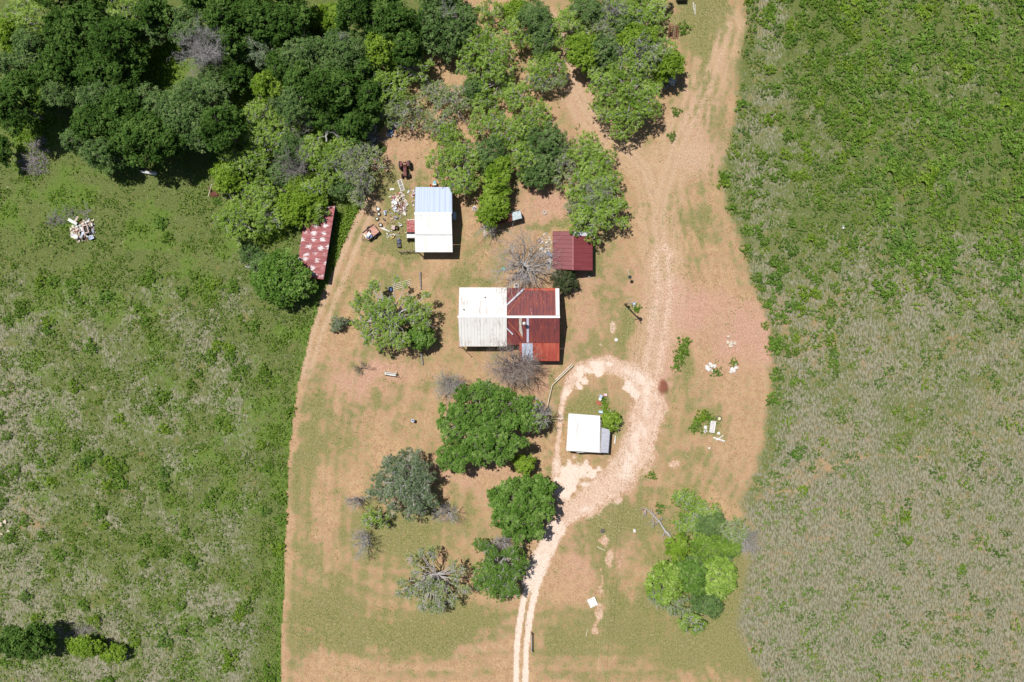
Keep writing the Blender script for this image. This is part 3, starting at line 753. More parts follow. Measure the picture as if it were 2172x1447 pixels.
strip('hip_panel', [(1075.5, 650), (1076.5, 664), (1110, 621), (1112.5, 614.5)], True, pm('dull_maroon_panel', (118, 62, 60), (106, 54, 54), 2, .7), .07)
strip('hip_seam', [(1076.5, 664.3), (1078, 666), (1111, 622), (1110, 621.2)], True, pm('rust_orange_seam', (172, 96, 72), (150, 80, 62), 2, .7), .085)
strip('roof_sheet', [(1178, 612), (1179, 669), (1187, 669), (1186, 612)], True, WHITE, .09)
strip('eave_rust', [(1114, 611.6), (1112, 616.5), (1177.5, 616.5), (1177.5, 611.6)], True, pm('orange_rust', (186, 88, 60), (160, 74, 56), 2, .8, 0, (2, .3, 1)), .055)
strip('roof_sheet', [(1117, 674), (1117.2, 727), (1121.8, 727), (1121.8, 674)], False, pm('pale_strip', (190, 192, 208), (176, 178, 196), 2, .5), .09)
strip('worn_sheet', [(1101, 674), (1101, 702), (1109, 718), (1108, 702), (1106, 690), (1107.5, 674)], False, pm('pale_green_worn', (196, 196, 182), (170, 150, 136), 3, .7, 0, (2, .4, 1)), .08)
strip('hip_seam', [(1077, 683), (1079, 683), (1110, 716), (1109, 719)], False, pm('rust_orange_seam', (172, 96, 72)), .085)
strip('valley_flashing', [(1075, 695), (1075, 698), (1087, 711), (1089, 709)], False, SILV, .1)
rc = MB(); rc.slab([G(1075, 669.8, zr2 + .05), G(1075, 674.6, zr2 + .05), G(1187.6, 674.6, zr2 + .05), G(1187.6, 669.8, zr2 + .05)], .05); obj('ridge_cap', rc, WHITE, hs)
rc = MB(); rc.slab([G(970, 670, zr + .04), G(970, 673.6, zr + .04), G(1075, 673.6, zr + .04), G(1075, 670, zr + .04)], .04); obj('ridge_cap', rc, WHITE, hs)
walls('wall', hs, [G(981, 619)[:2], G(981, 726)[:2], G(1180, 726)[:2], G(1180, 673)[:2], G(1180, 619)[:2]], [2.95, 2.85, 2.85, 4.6, 2.95], WALLW)
for x, y in ((1112, 762), (1148, 762), (1183, 762)): obj('post', MB().box((*G(x, y)[:2], 1.15), (.12, .12, 2.5)), WHITEP, hs)
for x, y in ((978, 733), (1010, 733), (1045, 733)): obj('post', MB().box((*G(x, y)[:2], 1.4), (.12, .12, 2.9)), WHITEP, hs)
for x, y, a in ((1010, 729, 0), (1050, 729, 0), (1181.2, 640, R(90)), (1181.2, 700, R(90)), (979.6, 650, R(90)), (1150, 618, 0), (1010, 618, 0)): window(hs, G(x, y), a)
door(hs, G(1145, 727), (0, -1), 0)
vent = thing('roof_vent', 'tall pipe vent with a white ball cap on the red roof', 'vent pipe', onroof(1112, 686, False, 0))
p0 = onroof(1111.5, 687, False, 0); z0 = p0[2]
obj('pipe', MB().tube((p0[0], p0[1], z0 - .3), (p0[0], p0[1], z0 + 1.35), .11, n=12), GALV, vent, smooth=True)
obj('cap', MB().lathe((p0[0], p0[1], z0 + 1.55), [(0.05, -.3), (.22, -.24), (.32, 0), (.22, .24), (.0, .32)], 16), WHITEP, vent, smooth=True)
for x, y in ((1029, 631), (984, 657)):
    q = P(x, y, ze + (zr - ze) * (y - 610) / 62.)
    t = thing('roof_jack', 'small dark pipe stub %s on the white house roof' % ('nearest the middle' if x > 1000 else 'near the left edge'), 'vent pipe', q)
    obj('stub', MB().lathe((q[0], q[1], q[2]), [(.14, -.05), (.1, .3), (.0, .32)], 10), BLACK, t)

# --- maroon shed, ridge running up the picture
s = thing('maroon_shed', 'square shed with maroon metal gable roof and a grey-white corner', 'shed', G(1213, 535))
ze, zr = 2.6, 3.6
rp = MB(); rib_roof(rp, G(1172, 571, ze), G(1172, 491, ze), G(1215.5, 490.5, zr), G(1215.5, 573, zr), .7, .05); obj('roof', rp, MAROON, s)
rp = MB(); rib_roof(rp, G(1257, 500, ze), G(1257, 574, ze), G(1215.7, 573, zr), G(1215.7, 500, zr), .7, .05); obj('roof', rp, MAROON, s)
rp = MB(); rp.slab([G(1214, 490, zr + .03), G(1216.5, 500.5, zr + .03), G(1257, 500.5, ze + .02), G(1257, 491, ze + .02)], .05); o_ = obj('corner_sheet', rp, SILV, s)
rc = MB(); rc.slab([G(1214.6, 500, zr + .05), G(1214.6, 573, zr + .05), G(1216.4, 573, zr + .05), G(1216.4, 500, zr + .05)], .05); obj('ridge_cap', rc, pm('pinkish_cap', (176, 112, 116), (150, 84, 90), 2, .6), s)
walls('wall', s, [G(1176, 498)[:2], G(1176, 570)[:2], G(1215, 570)[:2], G(1252, 570)[:2], G(1252, 498)[:2], G(1215, 498)[:2]], [2.55, 2.55, 3.4, 2.55, 2.55, 3.4], WALLW)
door(s, G(1232, 571), (0, -1), 0); window(s, G(1253, 535), R(90))

# --- white garage inside the drive loop
g = thing('white_garage', 'low white metal building inside the looping gravel drive', 'garage', G(1240, 920))
rp = MB(); rib_roof(rp, G(1201, 956, 2.7), G(1272, 960, 2.7), G(1273, 882, 3.2), G(1206, 877, 3.2), .4, .06, .04); obj('roof', rp, GARW, g)
rp = MB(); rib_roof(rp, G(1294, 912, 2.2), G(1290, 961, 2.15), G(1272.3, 960, 2.6), G(1272.5, 906, 2.62), .6, .05); obj('lean_to_roof', rp, GARG, g)
walls('wall', g, [G(1208, 883)[:2], G(1203.5, 952)[:2], G(1270, 956)[:2], G(1271, 887)[:2]], [2.95, 2.6, 2.6, 2.98], WALLW)
walls('lean_to_wall', g, [G(1272.5, 911)[:2], G(1272, 956.5)[:2], G(1287.5, 957.5)[:2], G(1291, 915)[:2]], [2.1, 2.1, 2.05, 2.05], TINW)
door(g, G(1237, 955.2), (0, -1), R(3), 2.7, 2.2, WHITEP)
# --- long flaking shed on the left
l = thing('long_shed', 'long narrow open shed with flaking red and white roof under trees', 'shed', G(662, 515))
A_, B_, C_, D_ = G(711, 436, 2.5), G(686, 593, 2.5), G(626.5, 586, 1.9), G(648, 448, 1.9)
rp = MB(); rib_roof(rp, D_, C_, B_, A_, .8, .05, .035); obj('roof', rp, FLAKE, l)
def off(p, dx, dy): return (p[0] + dx, p[1] + dy)
walls('wall', l, [off(A_, -.35, -.35), off(D_, .35, -.3), off(C_, .35, .35), off(B_, -.35, .35)], [2.38, 1.85, 1.82, 2.38], GREENW)
# --- small tin shed under the bright tree
t = thing('tin_hutch', 'small tilted tin roof hutch half rusty below the bright green tree', 'hutch', G(1078, 462))
rp = MB(); rib_roof(rp, G(1088, 468, 1.9), G(1107, 463, 1.9), G(1103.5, 446.5, 2.1), G(1086, 451, 2.1), .5, .04); obj('roof', rp, pm('silver_tin', (196, 206, 210), (170, 180, 182), 2, .45), t)
rp = MB(); rib_roof(rp, G(1052, 477, 1.8), G(1088, 468.5, 1.85), G(1085.6, 451.4, 2.05), G(1050, 461, 2.0), .5, .04); obj('rusty_roof', rp, RUST, t)
walls('wall', t, [G(1053, 463)[:2], G(1055, 477)[:2], G(1105, 464)[:2], G(1102, 449)[:2]], [1.85, 1.75, 1.85, 2.0], TINW)
# ---------------------------------------------------------------- things lying about
def simple(name, label, cat, px, py, parts, group=None, z=0):
    """thing at a photo pixel; parts = [(part name, MB, material)], an unnamed single part becomes the thing itself"""
    x, y, _ = G(px, py)
    if len(parts) == 1:
        o = obj(name, parts[0][1], parts[0][2], loc=(x, y, z)); return tag(o, label, cat, group)
    t = thing(name, label, cat, (x, y, z), group)
    for nm, mb, m in parts: obj(nm, mb, m, t)
    return t
def loc(px, py, z): x, y, _ = G(px, py); return (x, y, z)

# tractor: front points down the picture
def tractor():
    cx, cy, _ = G(861, 361); a = R(4)
    def W(x, y, z): return (cx + x * math.cos(a) - y * math.sin(a), cy + x * math.sin(a) + y * math.cos(a), z)
    t = thing('tractor', 'old rusty maroon tractor parked on bare dirt above the barn', 'tractor', (cx, cy, 0))
    MAR = pm('maroon_tractor_paint', (120, 58, 60), (92, 48, 46), 4, .7)
    mb = MB(); mb.box(W(0, -.55, 1.05), (.55, 1.5, .5), a); mb.box(W(0, -.55, 1.33), (.42, 1.4, .1), a); mb.box(W(0, -1.34, 1.0), (.5, .08, .62), a); obj('hood', mb, MAR, t)
    mb = MB(); mb.box(W(0, .5, .8), (.5, 1.4, .45), a); mb.box(W(0, .75, .7), (1.5, .22, .25), a); mb.box(W(0, -1.1, .5), (1.15, .14, .16), a); mb.box(W(0, -.8, .65), (.4, 1.1, .35), a); obj('chassis', mb, RUST, t)
    for s_ in (-1, 1):
        w_ = obj('wheel', MB().lathe(W(s_ * .82, .72, .75), [(.3, -.19), (.62, -.22), (.75, -.17), (.75, .17), (.62, .22), (.3, .19)], 24, 'x', a), DARK, t)
        mb = MB().lathe(W(s_ * .82, .72, .75), [(.02, -.1), (.34, -.13), (.34, .13), (.02, .1)], 16, 'x', a); obj('rim', mb, RUST, w_)
        w_ = obj('wheel', MB().lathe(W(s_ * .68, -1.1, .42), [(.2, -.11), (.36, -.13), (.42, -.08), (.42, .08), (.36, .13), (.2, .11)], 20, 'x', a), DARK, t)
        obj('rim', MB().lathe(W(s_ * .68, -1.1, .42), [(.02, -.06), (.22, -.08), (.22, .08), (.02, .06)], 12, 'x', a), RUST, w_)
        mb = MB(); mb.box(W(s_ * .6, .8, 1.5), (.36, .95, .05), a); mb.box(W(s_ * .43, .8, 1.3), (.04, .9, .4), a); obj('fender', mb, MAR, t)
    mb = MB(); mb.box(W(0, .85, 1.25), (.46, .42, .1), a); mb.box(W(0, 1.08, 1.45), (.46, .08, .35), a); obj('seat', mb, pm('tan_seat', (176, 140, 110), (150, 112, 90), 4), t)
    st = MB().ring(W(0, .38, 1.55), .2, .025); st.tube(W(0, .1, 1.25), W(0, .38, 1.55), .025, n=6); obj('steering_wheel', st, BLACK, t)
    obj('exhaust_pipe', MB().tube(W(.18, -.6, 1.35), W(.18, -.6, 2.0), .04, n=8), BLACK, t)
tractor()

# flatbed trailer with its load
def trailer():
    cx, cy, _ = G(788.5, 494.5); a = R(37.5)
    def W(x, y, z): return (cx + x * math.cos(a) - y * math.sin(a), cy + x * math.sin(a) + y * math.cos(a), z)
    t = thing('utility_trailer', 'flat utility trailer with pinkish board deck left of the tyres', 'trailer', (cx, cy, 0))
    obj('deck', MB().box(W(0, 0, .62), (2.5, 1.75, .08), a), pm('pink_board_deck', (196, 150, 132), (170, 122, 106), 1.5, .85, 0, (.4, 3, 1), -a), t)
    mb = MB()
    for s_ in (-1, 1): mb.box(W(0, s_ * .88, .74), (2.56, .05, .3), a)
    mb.box(W(1.27, 0, .74), (.05, 1.7, .3), a); mb.box(W(0, 0, .52), (2.3, .9, .1), a); obj('frame', mb, BLACK, t)
    mb = MB(); mb.tube(W(-1.25, .6, .52), W(-2.15, 0, .45), .04, n=6); mb.tube(W(-1.25, -.6, .52), W(-2.15, 0, .45), .04, n=6); mb.tube(W(-2.1, 0, .5), W(-2.1, 0, 0), .03, n=6); obj('drawbar', mb, BLACK, t)
    for s_ in (-1, 1):
        w_ = obj('wheel', MB().lathe(W(.1, s_ * 1.06, .33), [(.18, -.1), (.3, -.11), (.33, 0), (.3, .11), (.18, .1)], 18, 'x', a + R(90)), DARK, t)
        obj('rim', MB().lathe(W(.1, s_ * 1.06, .33), [(.02, -.05), (.19, -.06), (.19, .06), (.02, .05)], 12, 'x', a + R(90)), GALV, w_)
    x, y, _ = W(-.65, -.05, 0)
    mb = MB(); mb.box(W(-.72, -.3, .82), (.85, .4, .3), a + .4); mb.box(W(-.35, -.62, .8), (.5, .3, .26), a + .9)
    tag(obj('blue_crate', mb, BLUE, loc=W(-.6, -.4, .66)), 'blue crate lying on the trailer deck among white sacks', 'crate')
    mb = MB().box(W(-.5, -.12, .9), (.75, .55, .45), a + .2); tag(obj('white_sack', mb, WHITEP, loc=W(-.5, -.1, .66)), 'white sack beside the blue crate on the trailer', 'sack')
    mb = MB().ring(W(-.15, .35, .76), .26, .09); tag(obj('spare_tyre', mb, DARK, loc=W(-.15, .35, .66)), 'black spare tyre lying on the trailer deck', 'tyre')
    mb = MB().box(W(-1.15, .1, .76), (.3, .9, .18), a); tag(obj('pale_bundle', mb, CREAM, loc=W(-1.15, .1, .66)), 'pale bundle across the front end of the trailer', 'bundle')
trailer()

def tyre(px, py, r, label, mat=GREYR, cap=None, group=None):
    x, y, _ = G(px, py)
    t = thing('tyre', label, 'tyre', (x, y, 0), group)
    obj('tread', MB().lathe((x, y, 0), [(r * .48, .02), (r * .86, .02), (r, .08), (r, .2), (r * .86, .27), (r * .48, .26), (r * .48, .02)], 24), mat, t, smooth=True)
    obj('rim', MB().lathe((x, y, .12), [(r * .02, 0), (r * .16, .02), (r * .3, -.03), (r * .46, .03), (r * .47, .1)], 18), cap or CREAM, t)
    return t
x, y, _ = G(802.5, 444)
tyre(802.5, 444, .4, 'topmost tyre of four by the trailer, with a white disc filling it', GREYR, WHITEP)
bpy.data.objects['rim.002' if 'rim.002' in bpy.data.objects else 'rim'].name
obj('cover_disc', MB().lathe((x, y, .28), [(.02, .03), (.26, .0), (.27, -.05)], 18), WHITEP, bpy.data.objects['tyre'])
tyre(803.5, 454.5, .4, 'second grey tyre, directly below the white-covered tyre')
tyre(800, 464.5, .38, 'third grey tyre, nearest the rutted track')
tyre(807.5, 477.5, .4, 'lowest grey tyre, just above the trailer corner')

def drum(name, label, cat, px, py, r, L, rz, mat, upright=False):
    x, y, _ = G(px, py)
    if upright: prof = [(r * .9, 0), (r, .03), (r, L * .33), (r * 1.04, L * .36), (r, L * .39), (r, L), (r * .9, L), (r * .88, L - .04), (.02, L - .04)]; mb = MB().lathe((x, y, 0), prof, 18)
    else: prof = [(r * .6, -L / 2), (r * .95, -L / 2 + .04), (r, -L / 2 + .1), (r * 1.05, 0), (r, .05), (r, L / 2 - .1), (r * .95, L / 2 - .04), (r * .6, L / 2)]; mb = MB().lathe((x, y, r), prof, 16, 'x', rz)
    return tag(obj(name, mb, mat, loc=(x, y, 0), smooth=False), label, cat)
def crate(name, label, cat, px, py, w, h, d, rz, mat, rim=True, group=None, z=0.0):
    """open box of thin walls with a floor, or lidded box with rim"""
    x, y, _ = G(px, py, z); rz = R(rz); mb = MB()
    mb.box((x, y, z + .03), (w, h, .06), rz)
    for sx, sy, ww, hh in ((0, 1, w, .05), (0, -1, w, .05), (1, 0, .05, h - .1), (-1, 0, .05, h - .1)):
        ox, oy = sx * (w / 2 - .025), sy * (h / 2 - .025)
        mb.box((x + ox * math.cos(rz) - oy * math.sin(rz), y + ox * math.sin(rz) + oy * math.cos(rz), z + d / 2 + .03), (ww, hh, d - .06), rz)
    if not rim: mb.box((x, y, z + d - .05), (w - .1, h - .1, .04), rz)
    return tag(obj(name, mb, mat, loc=(x, y, z)), label, cat, group)
def plank(name, label, cat, a, b, w, t, mat, z=.0, group=None):
    p, q = G(*a), G(*b); L = math.hypot(q[0] - p[0], q[1] - p[1]); an = math.atan2(q[1] - p[1], q[0] - p[0])
    mb = MB().box(((p[0] + q[0]) / 2, (p[1] + q[1]) / 2, z + t / 2 + .02), (L, w, t), an); mb.box((p[0] + (q[0] - p[0]) * .5, p[1] + (q[1] - p[1]) * .5, z + t + .03), (L * .98, w * .5, .02), an)
    return tag(obj(name, mb, mat, loc=((p[0] + q[0]) / 2, (p[1] + q[1]) / 2, z)), label, cat, group)
def frame(name, label, cat, px, py, w, h, rz, mat, panel=None, bars=1, z=.05, t=.09, tk=.08, zb=None):
    """flat rectangular frame with crossbars; optional inner panel part"""
    x, y, _ = G(px, py); rz = R(rz); c, s_ = math.cos(rz), math.sin(rz); mb = MB()
    def bx(u, v, ww, hh, zz=z, th=tk): mb.box((x + u * c - v * s_, y + u * s_ + v * c, zz + th / 2), (ww, hh, th), rz)
    bx(0, h / 2 - t / 2, w, t); bx(0, -h / 2 + t / 2, w, t); bx(w / 2 - t / 2, 0, t, h - 2 * t); bx(-w / 2 + t / 2, 0, t, h - 2 * t)
    for i in range(bars): bx(0, -h / 2 + h * (i + 1) / (bars + 1), w - 2 * t, t * .8)
    if panel is None: return tag(obj(name, mb, mat, loc=(x, y, 0)), label, cat)
    root = thing(name, label, cat, (x, y, 0)); obj('frame', mb, mat, root)
    obj('panel', MB().box((x, y, z + .02), (w - 2 * t, h - 2 * t, .03), rz), panel, root); return root

frame('screen_door', 'white two-pane screen door lying flat below the tractor', 'door', 851, 393.5, .75, 2.05, 18, WHITEP, pm('grey_mesh', (150, 138, 130), (132, 122, 114), 8), 1, t=.1)
drum('gas_cylinder', 'pale grey cylinder lying right of the tyres', 'cylinder', 816.5, 452.5, .19, .85, R(-75), GALV)
drum('steel_tank', 'dented grey tank lying in the middle of the scrap area', 'tank', 840, 461.5, .22, .75, R(-15), pm('dull_grey_tank', (158, 150, 150), (130, 122, 124), 4))
crate('black_toolbox', 'small black box between the cylinder and the junk', 'box', 815, 466, .3, .5, .25, 45, BLACK, False)
plank('white_plank', 'long white plank lying right of the trailer', 'plank', (807, 483), (826.5, 491), .22, .06, WHITEP)
crate('wooden_cabinet', 'pink-white cabinet standing low beside the dark oven', 'cabinet', 835, 483.5, .62, .75, .6, -8, PINKB, False)
crate('dark_oven', 'dark open oven box right of the pink-white cabinet', 'oven', 842.5, 484, .45, .6, .5, -5, pm('dark_enamel', (56, 44, 44), (40, 34, 36), 4))
crate('white_bin', 'small white bin above the push mower', 'bin', 850, 478, .45, .4, .35, 30, WHITEP)
crate('white_washer', 'white washing machine tipped in the scrap heap', 'washing machine', 839, 431.5, .62, .62, .55, 20, WHITEP, False)
crate('white_basin', 'white basin at the right of the scrap heap', 'basin', 862.5, 434, .6, .5, .2, 25, CREAM)
crate('orange_bucket', 'orange bucket above the scrap heap', 'bucket', 845.5, 411, .42, .3, .3, -40, ORANGE)
crate('white_rack', 'thin white rack on grass left of the screen door', 'rack', 831.5, 401.5, .75, .35, .08, 8, WHITEP)
frame('brown_shelf', 'brown wooden panel at the top of the scrap heap', 'panel', 836, 417, .85, .6, 10, BROWN, PINKB, 0)
plank('white_board', 'short white board sticking out left of the brown panel', 'board', (825, 418.5), (832, 415), .14, .05, WHITEP)
x, y, _ = G(854, 418); tag(obj('bicycle_wheel', MB().ring((x, y, .12), .3, .03), WHITEP, loc=(x, y, 0)), 'pale wheel hoop in the upper scrap heap', 'wheel')
crate('red_pot', 'small dark red pot in the middle of the scrap heap', 'pot', 847, 433, .3, .3, .3, 0, pm('red_pot', (140, 50, 44)))
crate('cream_box', 'cream box alone right of the tank', 'box', 859, 454.5, .42, .38, .3, 5, CREAM, False)
x, y, _ = G(823, 502.5); tag(obj('cream_ring', MB().ring((x, y, .07), .19, .06), CREAM, loc=(x, y, 0)), 'cream coloured ring on grass left of the yellow toy', 'ring')
crate('yellow_toy', 'yellow plastic toy between ring and push mower', 'toy', 832.5, 504, .55, .35, .25, 25, YELLOW)
# push mower, handle to the top
x, y, _ = G(846, 511)
m_ = thing('push_mower', 'grey and blue push mower left of the barn with a pale engine', 'mower', (x, y, 0))
obj('deck', MB().lathe((x + .05, y - .2, .12), [(.34, 0), (.38, .05), (.3, .16), (.02, .2)], 14), pm('blue_grey_deck', (90, 100, 128), (62, 70, 92), 4), m_)
obj('engine', MB().lathe((x - .05, y + .2, .3), [(.24, 0), (.27, .12), (.2, .2), (.02, .24)], 12), pm('grey_engine', (130, 128, 138), (96, 96, 104), 4), m_)
obj('bag', MB().box((x + .06, y - .95, .25), (.7, .45, .4), .05), GREYR, m_)
hb = MB(); hb.tube((x - .25, y + .2, .3), (x - .3, y + 1.0, .9), .02, n=6); hb.tube((x + .2, y + .2, .3), (x + .22, y + 1.0, .9), .02, n=6); hb.tube((x - .3, y + 1.0, .9), (x + .22, y + 1.0, .9), .02, n=6); obj('handle', hb, GALV, m_)
for sx, sy in ((-.35, .15), (.35, .15), (-.32, -.6), (.38, -.6)): obj('wheel', MB().lathe((x + sx, y + sy, .13), [(.02, -.04), (.13, -.04), (.13, .04), (.02, .04)], 10, 'x'), DARK, m_)
# old pickup backed under the barn roof
def pickup():
    cx, cy, _ = G(880, 487)
    t = thing('pickup_truck', 'derelict red and white pickup truck half hidden by the barn roof', 'truck', (cx, cy, 0))
    x0, x1 = G(865, 0)[0], G(865, 0)[0] + 1.75
    yt, ym, yb = G(0, 469)[1], G(0, 495)[1], G(0, 507)[1]; xm = (x0 + x1) / 2
    mb = MB(); mb.box((xm, (yt + ym) / 2, 1.15), (1.7, yt - ym, .07)); mb.box((xm, (yt + ym) / 2, .85), (1.62, yt - ym - .1, .5)); obj('hood', mb, REDP, t)
    mb = MB(); mb.slab([(x0 + .05, ym, 1.3), (x0 + .05, ym - .35, 1.55), (x1 - .05, ym - .35, 1.55), (x1 - .05, ym, 1.3)], .06); obj('windshield', mb, GLASSD, t)
    mb = MB(); mb.box((xm, yb + .3, 1.55), (1.6, .65, .08)); mb.box((xm, yb + .3, 1.0), (1.66, .7, .9)); obj('cab', mb, WHITEP, t)
    obj('bumper', MB().box((xm, yt + .1, .6), (1.75, .14, .22)), WHITEP, t)
    for sx in (x0 + .08, x1 - .08):
        for yy in (yt - .6, yb - .2):
            w_ = obj('wheel', MB().lathe((sx, yy, .36), [(.2, -.1), (.33, -.11), (.36, 0), (.33, .11), (.2, .1)], 18, 'x'), DARK, t); obj('rim', MB().lathe((sx, yy, .36), [(.02, -.05), (.2, -.06), (.2, .06), (.02, .05)], 10, 'x'), RUST, w_)
    for sx in (x0 + .3, x1 - .3): obj('headlight', MB().lathe((sx, yt + .06, .85), [(.02, -.03), (.12, 0), (.1, .05), (.02, .06)], 12), WHITEP, t)
    obj('mirror', MB().box((x0 - .12, ym - .1, 1.3), (.22, .06, .16)), WHITEP, t)
pickup()
# scraps: nobody could count these
def scraps(name, label, spots, mats, seed, hmax=.25):
    rnd = random.Random(seed)
    mb = {k: MB() for k in range(len(mats))}
    for cx, cy, rx, ry, n, s0, s1 in spots:
        for _ in range(n):
            a = rnd.uniform(0, 6.28); q = math.sqrt(rnd.random()); x, y, _z = G(cx + rx * q * math.cos(a), cy + ry * q * math.sin(a))
            w_, l_ = rnd.uniform(s0, s1), rnd.uniform(s0, s1) * rnd.choice([.4, .7, 1.6]); z = rnd.uniform(.03, hmax) * (1.2 - q)
            mb[rnd.randrange(len(mats))].box((x, y, z + .03), (w_, l_, rnd.uniform(.03, .12)), rnd.uniform(0, 3.1), rnd.uniform(-.35, .35), rnd.uniform(-.3, .3))
    allv = MB(); idx = []
    for k, m_ in enumerate(mb.values()):
        allv.add(m_.v, m_.f); idx += [k] * len(m_.f)
    o = obj(name, allv, mats[0], loc=loc(spots[0][0], spots[0][1], 0))
    for m_ in mats[1:]: o.data.materials.append(m_)
    o.data.polygons.foreach_set('material_index', idx); tag(o, label, 'scrap', kind='stuff'); return o
scraps('scrap_litter', 'loose scrap and litter heaped on grass left of the white barn', [(846, 428, 16, 20, 120, .1, .45), (853, 447, 14, 8, 45, .08, .28), (836, 452, 26, 14, 40, .06, .2), (830, 497, 10, 8, 22, .1, .35),
    (838, 476, 26, 24, 45, .06, .22), (877, 420, 3, 16, 18, .15, .4), (868, 410, 8, 8, 10, .1, .3), (850, 440, 20, 12, 40, .1, .3)], [WHITEP, CREAM, PINKB, GALV, BROWN, REDP], 3, .4)
scraps('board_litter', 'loose boards and rubbish beside the maroon shed wall', [(1158, 518, 12, 24, 60, .1, .35), (1150, 540, 14, 14, 40, .1, .3), (1166, 556, 6, 14, 18, .1, .5)], [WHITEP, PINKB, GALV, CREAM, WOOD], 5, .3)
scraps('rubbish_litter', 'scattered rubbish showing between bushes near the middle thicket', [(1205, 350, 22, 12, 26, .12, .4), (1195, 330, 14, 12, 14, .1, .35), (1212, 370, 10, 10, 10, .1, .3), (1008, 443, 8, 5, 14, .2, .4), (1018, 455, 4, 5, 5, .2, .4)], [WHITEP, ORANGE, BLUE, REDP, WHITEP, CREAM], 7, .3)
scraps('metal_litter', 'tangled white metal and glass rubbish under the right-hand trees', [(1422, 172, 12, 14, 60, .15, .55), (1410, 182, 10, 8, 20, .1, .4), (1402, 165, 10, 10, 20, .1, .4)], [WHITEP, GALV, GLASSD, WHITEP], 9, .5)
scraps('broken_glass_litter', 'dark and white sheet rubbish heaped at the wood edge above the tractor', [(785, 275, 14, 14, 50, .15, .6), (787, 300, 12, 14, 60, .12, .5), (838, 268, 10, 8, 24, .12, .4)], [WHITEP, GALV, GLASSD, DEADW], 11, .6)
# demolition heap in the left field
scraps('rubble_litter', 'heap of broken boards and plaster in the left field', [(177, 490, 24, 18, 150, .2, .75), (172, 500, 18, 12, 60, .2, .8), (185, 480, 18, 14, 60, .15, .6)], [CREAM, PINKB, GALV, BROWN, WHITEP, WOOD], 13, .9)
plank('white_slab', 'long white board slanting on top of the field rubble heap', 'board', (151, 467), (169, 477), .5, .08, WHITEP, .75)
plank('tan_board', 'tan board pointing up at the top of the field rubble heap', 'board', (164, 473), (171, 461), .35, .06, PINKB, .7)
frame('dark_cabinet', 'overturned dark cabinet frame on the right of the field rubble heap', 'cabinet', 189, 488, .95, 1.5, 15, PINKB, pm('dark_inside', (74, 62, 56)), 0, z=.7, t=.16, tk=.35)
crate('blue_sheet', 'blue-grey sheet at the lower right of the field rubble heap', 'sheet', 194, 504, .9, .7, .12, 25, pm('blue_sheet', (120, 140, 176), (190, 190, 200), 3), False, z=.35)
frame('brown_crate', 'brown framed board on the middle of the field rubble heap', 'board', 169, 492, 1.1, .8, 35, PINKB, BROWN, 0, z=.72)
# white boat-like trough at the wood edge
x, y, _ = G(318, 367); mb = MB()
for i in range(7):
    t0, t1 = i / 7, (i + 1) / 7
mb.lathe((x, y, .5), [(.05, -1.6), (.26, -1.35), (.36, -.6), (.38, .3), (.33, 1.2), (.3, 1.5), (.02, 1.52)], 10, 'x', R(-9))
t = thing('white_trough', 'long white metal tank at the edge of the dark wood shade', 'tank', (x, y, 0)); obj('shell', mb, WHITEP, t)
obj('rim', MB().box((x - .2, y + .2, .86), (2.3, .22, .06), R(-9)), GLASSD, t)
for d in (-.9, .9): obj('leg', MB().box((x + d, y - d * .16, .1), (.1, .5, .5), R(-9)), RUST, t)
# rusty cattle panels
def rack(name, label, px, py, w, h, rz, n, rail=True):
    x, y, _ = G(px, py); a = R(rz); c, s_ = math.cos(a), math.sin(a); mb = MB()
    def L(u, v, z): return (x + u * c - v * s_, y + u * s_ + v * c, z)
    RC = pm('rusty_red_pipe', (138, 72, 66), (112, 56, 52), 4)
    for i in range(n):
        v = -h / 2 + h * i / (n - 1); mb.tube(L(-w / 2, v, .3), L(w / 2, v, .3), .035, n=6)
    for u in (-w / 2, w / 2, -w * .1, w * .25): mb.tube(L(u, -h / 2, .3), L(u, h / 2, .3), .04, n=6)
    t = thing(name, label, 'rack', (x, y, 0)); obj('bars', mb, RC, t)
    if rail: obj('rail', MB().box(L(0.05, 0, .42), (.09, h * 1.15, .08), a), WOOD, t)
    for u in (-w * .35, w * .35): obj('leg', MB().box(L(u, 0, .13), (.08, h * .8, .3), a), RUST, t)
    return t
rack('rusty_rack', 'rusty red slatted rack on the ground near the top right trees', 1428, 67.5, 1.7, 2.2, -6, 7)
t = rack('rusty_cage', 'rusty metal frame lying in grass at the wood shadow edge', 455, 407, 1.7, 1.9, 8, 4, False)
obj('plate', MB().box((*G(456, 412)[:2], .34), (1.0, .7, .04), .2), RUST, t)
plank('pale_pole', 'pale pole leaning across the rusty frame in the left grass', 'pole', (444, 418), (451, 392), .09, .07, CREAM, .35)
for i, (a_, b_, lb) in enumerate((((1470, 5), (1472, 24), 'left of two white pipes lying beside the top right bush'), ((1474, 10), (1474, 32), 'right and longer of two white pipes beside the top right bush'))):
    plank('white_pipe', lb, 'pipe', a_, b_, .09, .08, WHITEP)
# dark vehicle cut by the top edge
x, y, _ = G(1444, -12); t = thing('parked_truck', 'dark blue vehicle roof cut off by the top edge of the photo', 'truck', (x, y, 0))
obj('body', MB().box((x, y - .0, .75), (1.7, 3.0, .65)), pm('dark_blue_paint', (44, 54, 70), (36, 44, 58), 2, .35), t); obj('cab', MB().box((x, y + .1, 1.25), (1.5, 1.6, .5)), pm('dark_blue_paint', (44, 54, 70)), t)
obj('windshield', MB().box((x, y - .78, 1.25), (1.35, .12, .4)), GLASSD, t)
for sx in (-.8, .8):
    for sy in (-1, 1): obj('wheel', MB().lathe((x + sx, y + sy, .33), [(.02, -.1), (.33, -.1), (.33, .1), (.02, .1)], 16, 'x'), DARK, t)
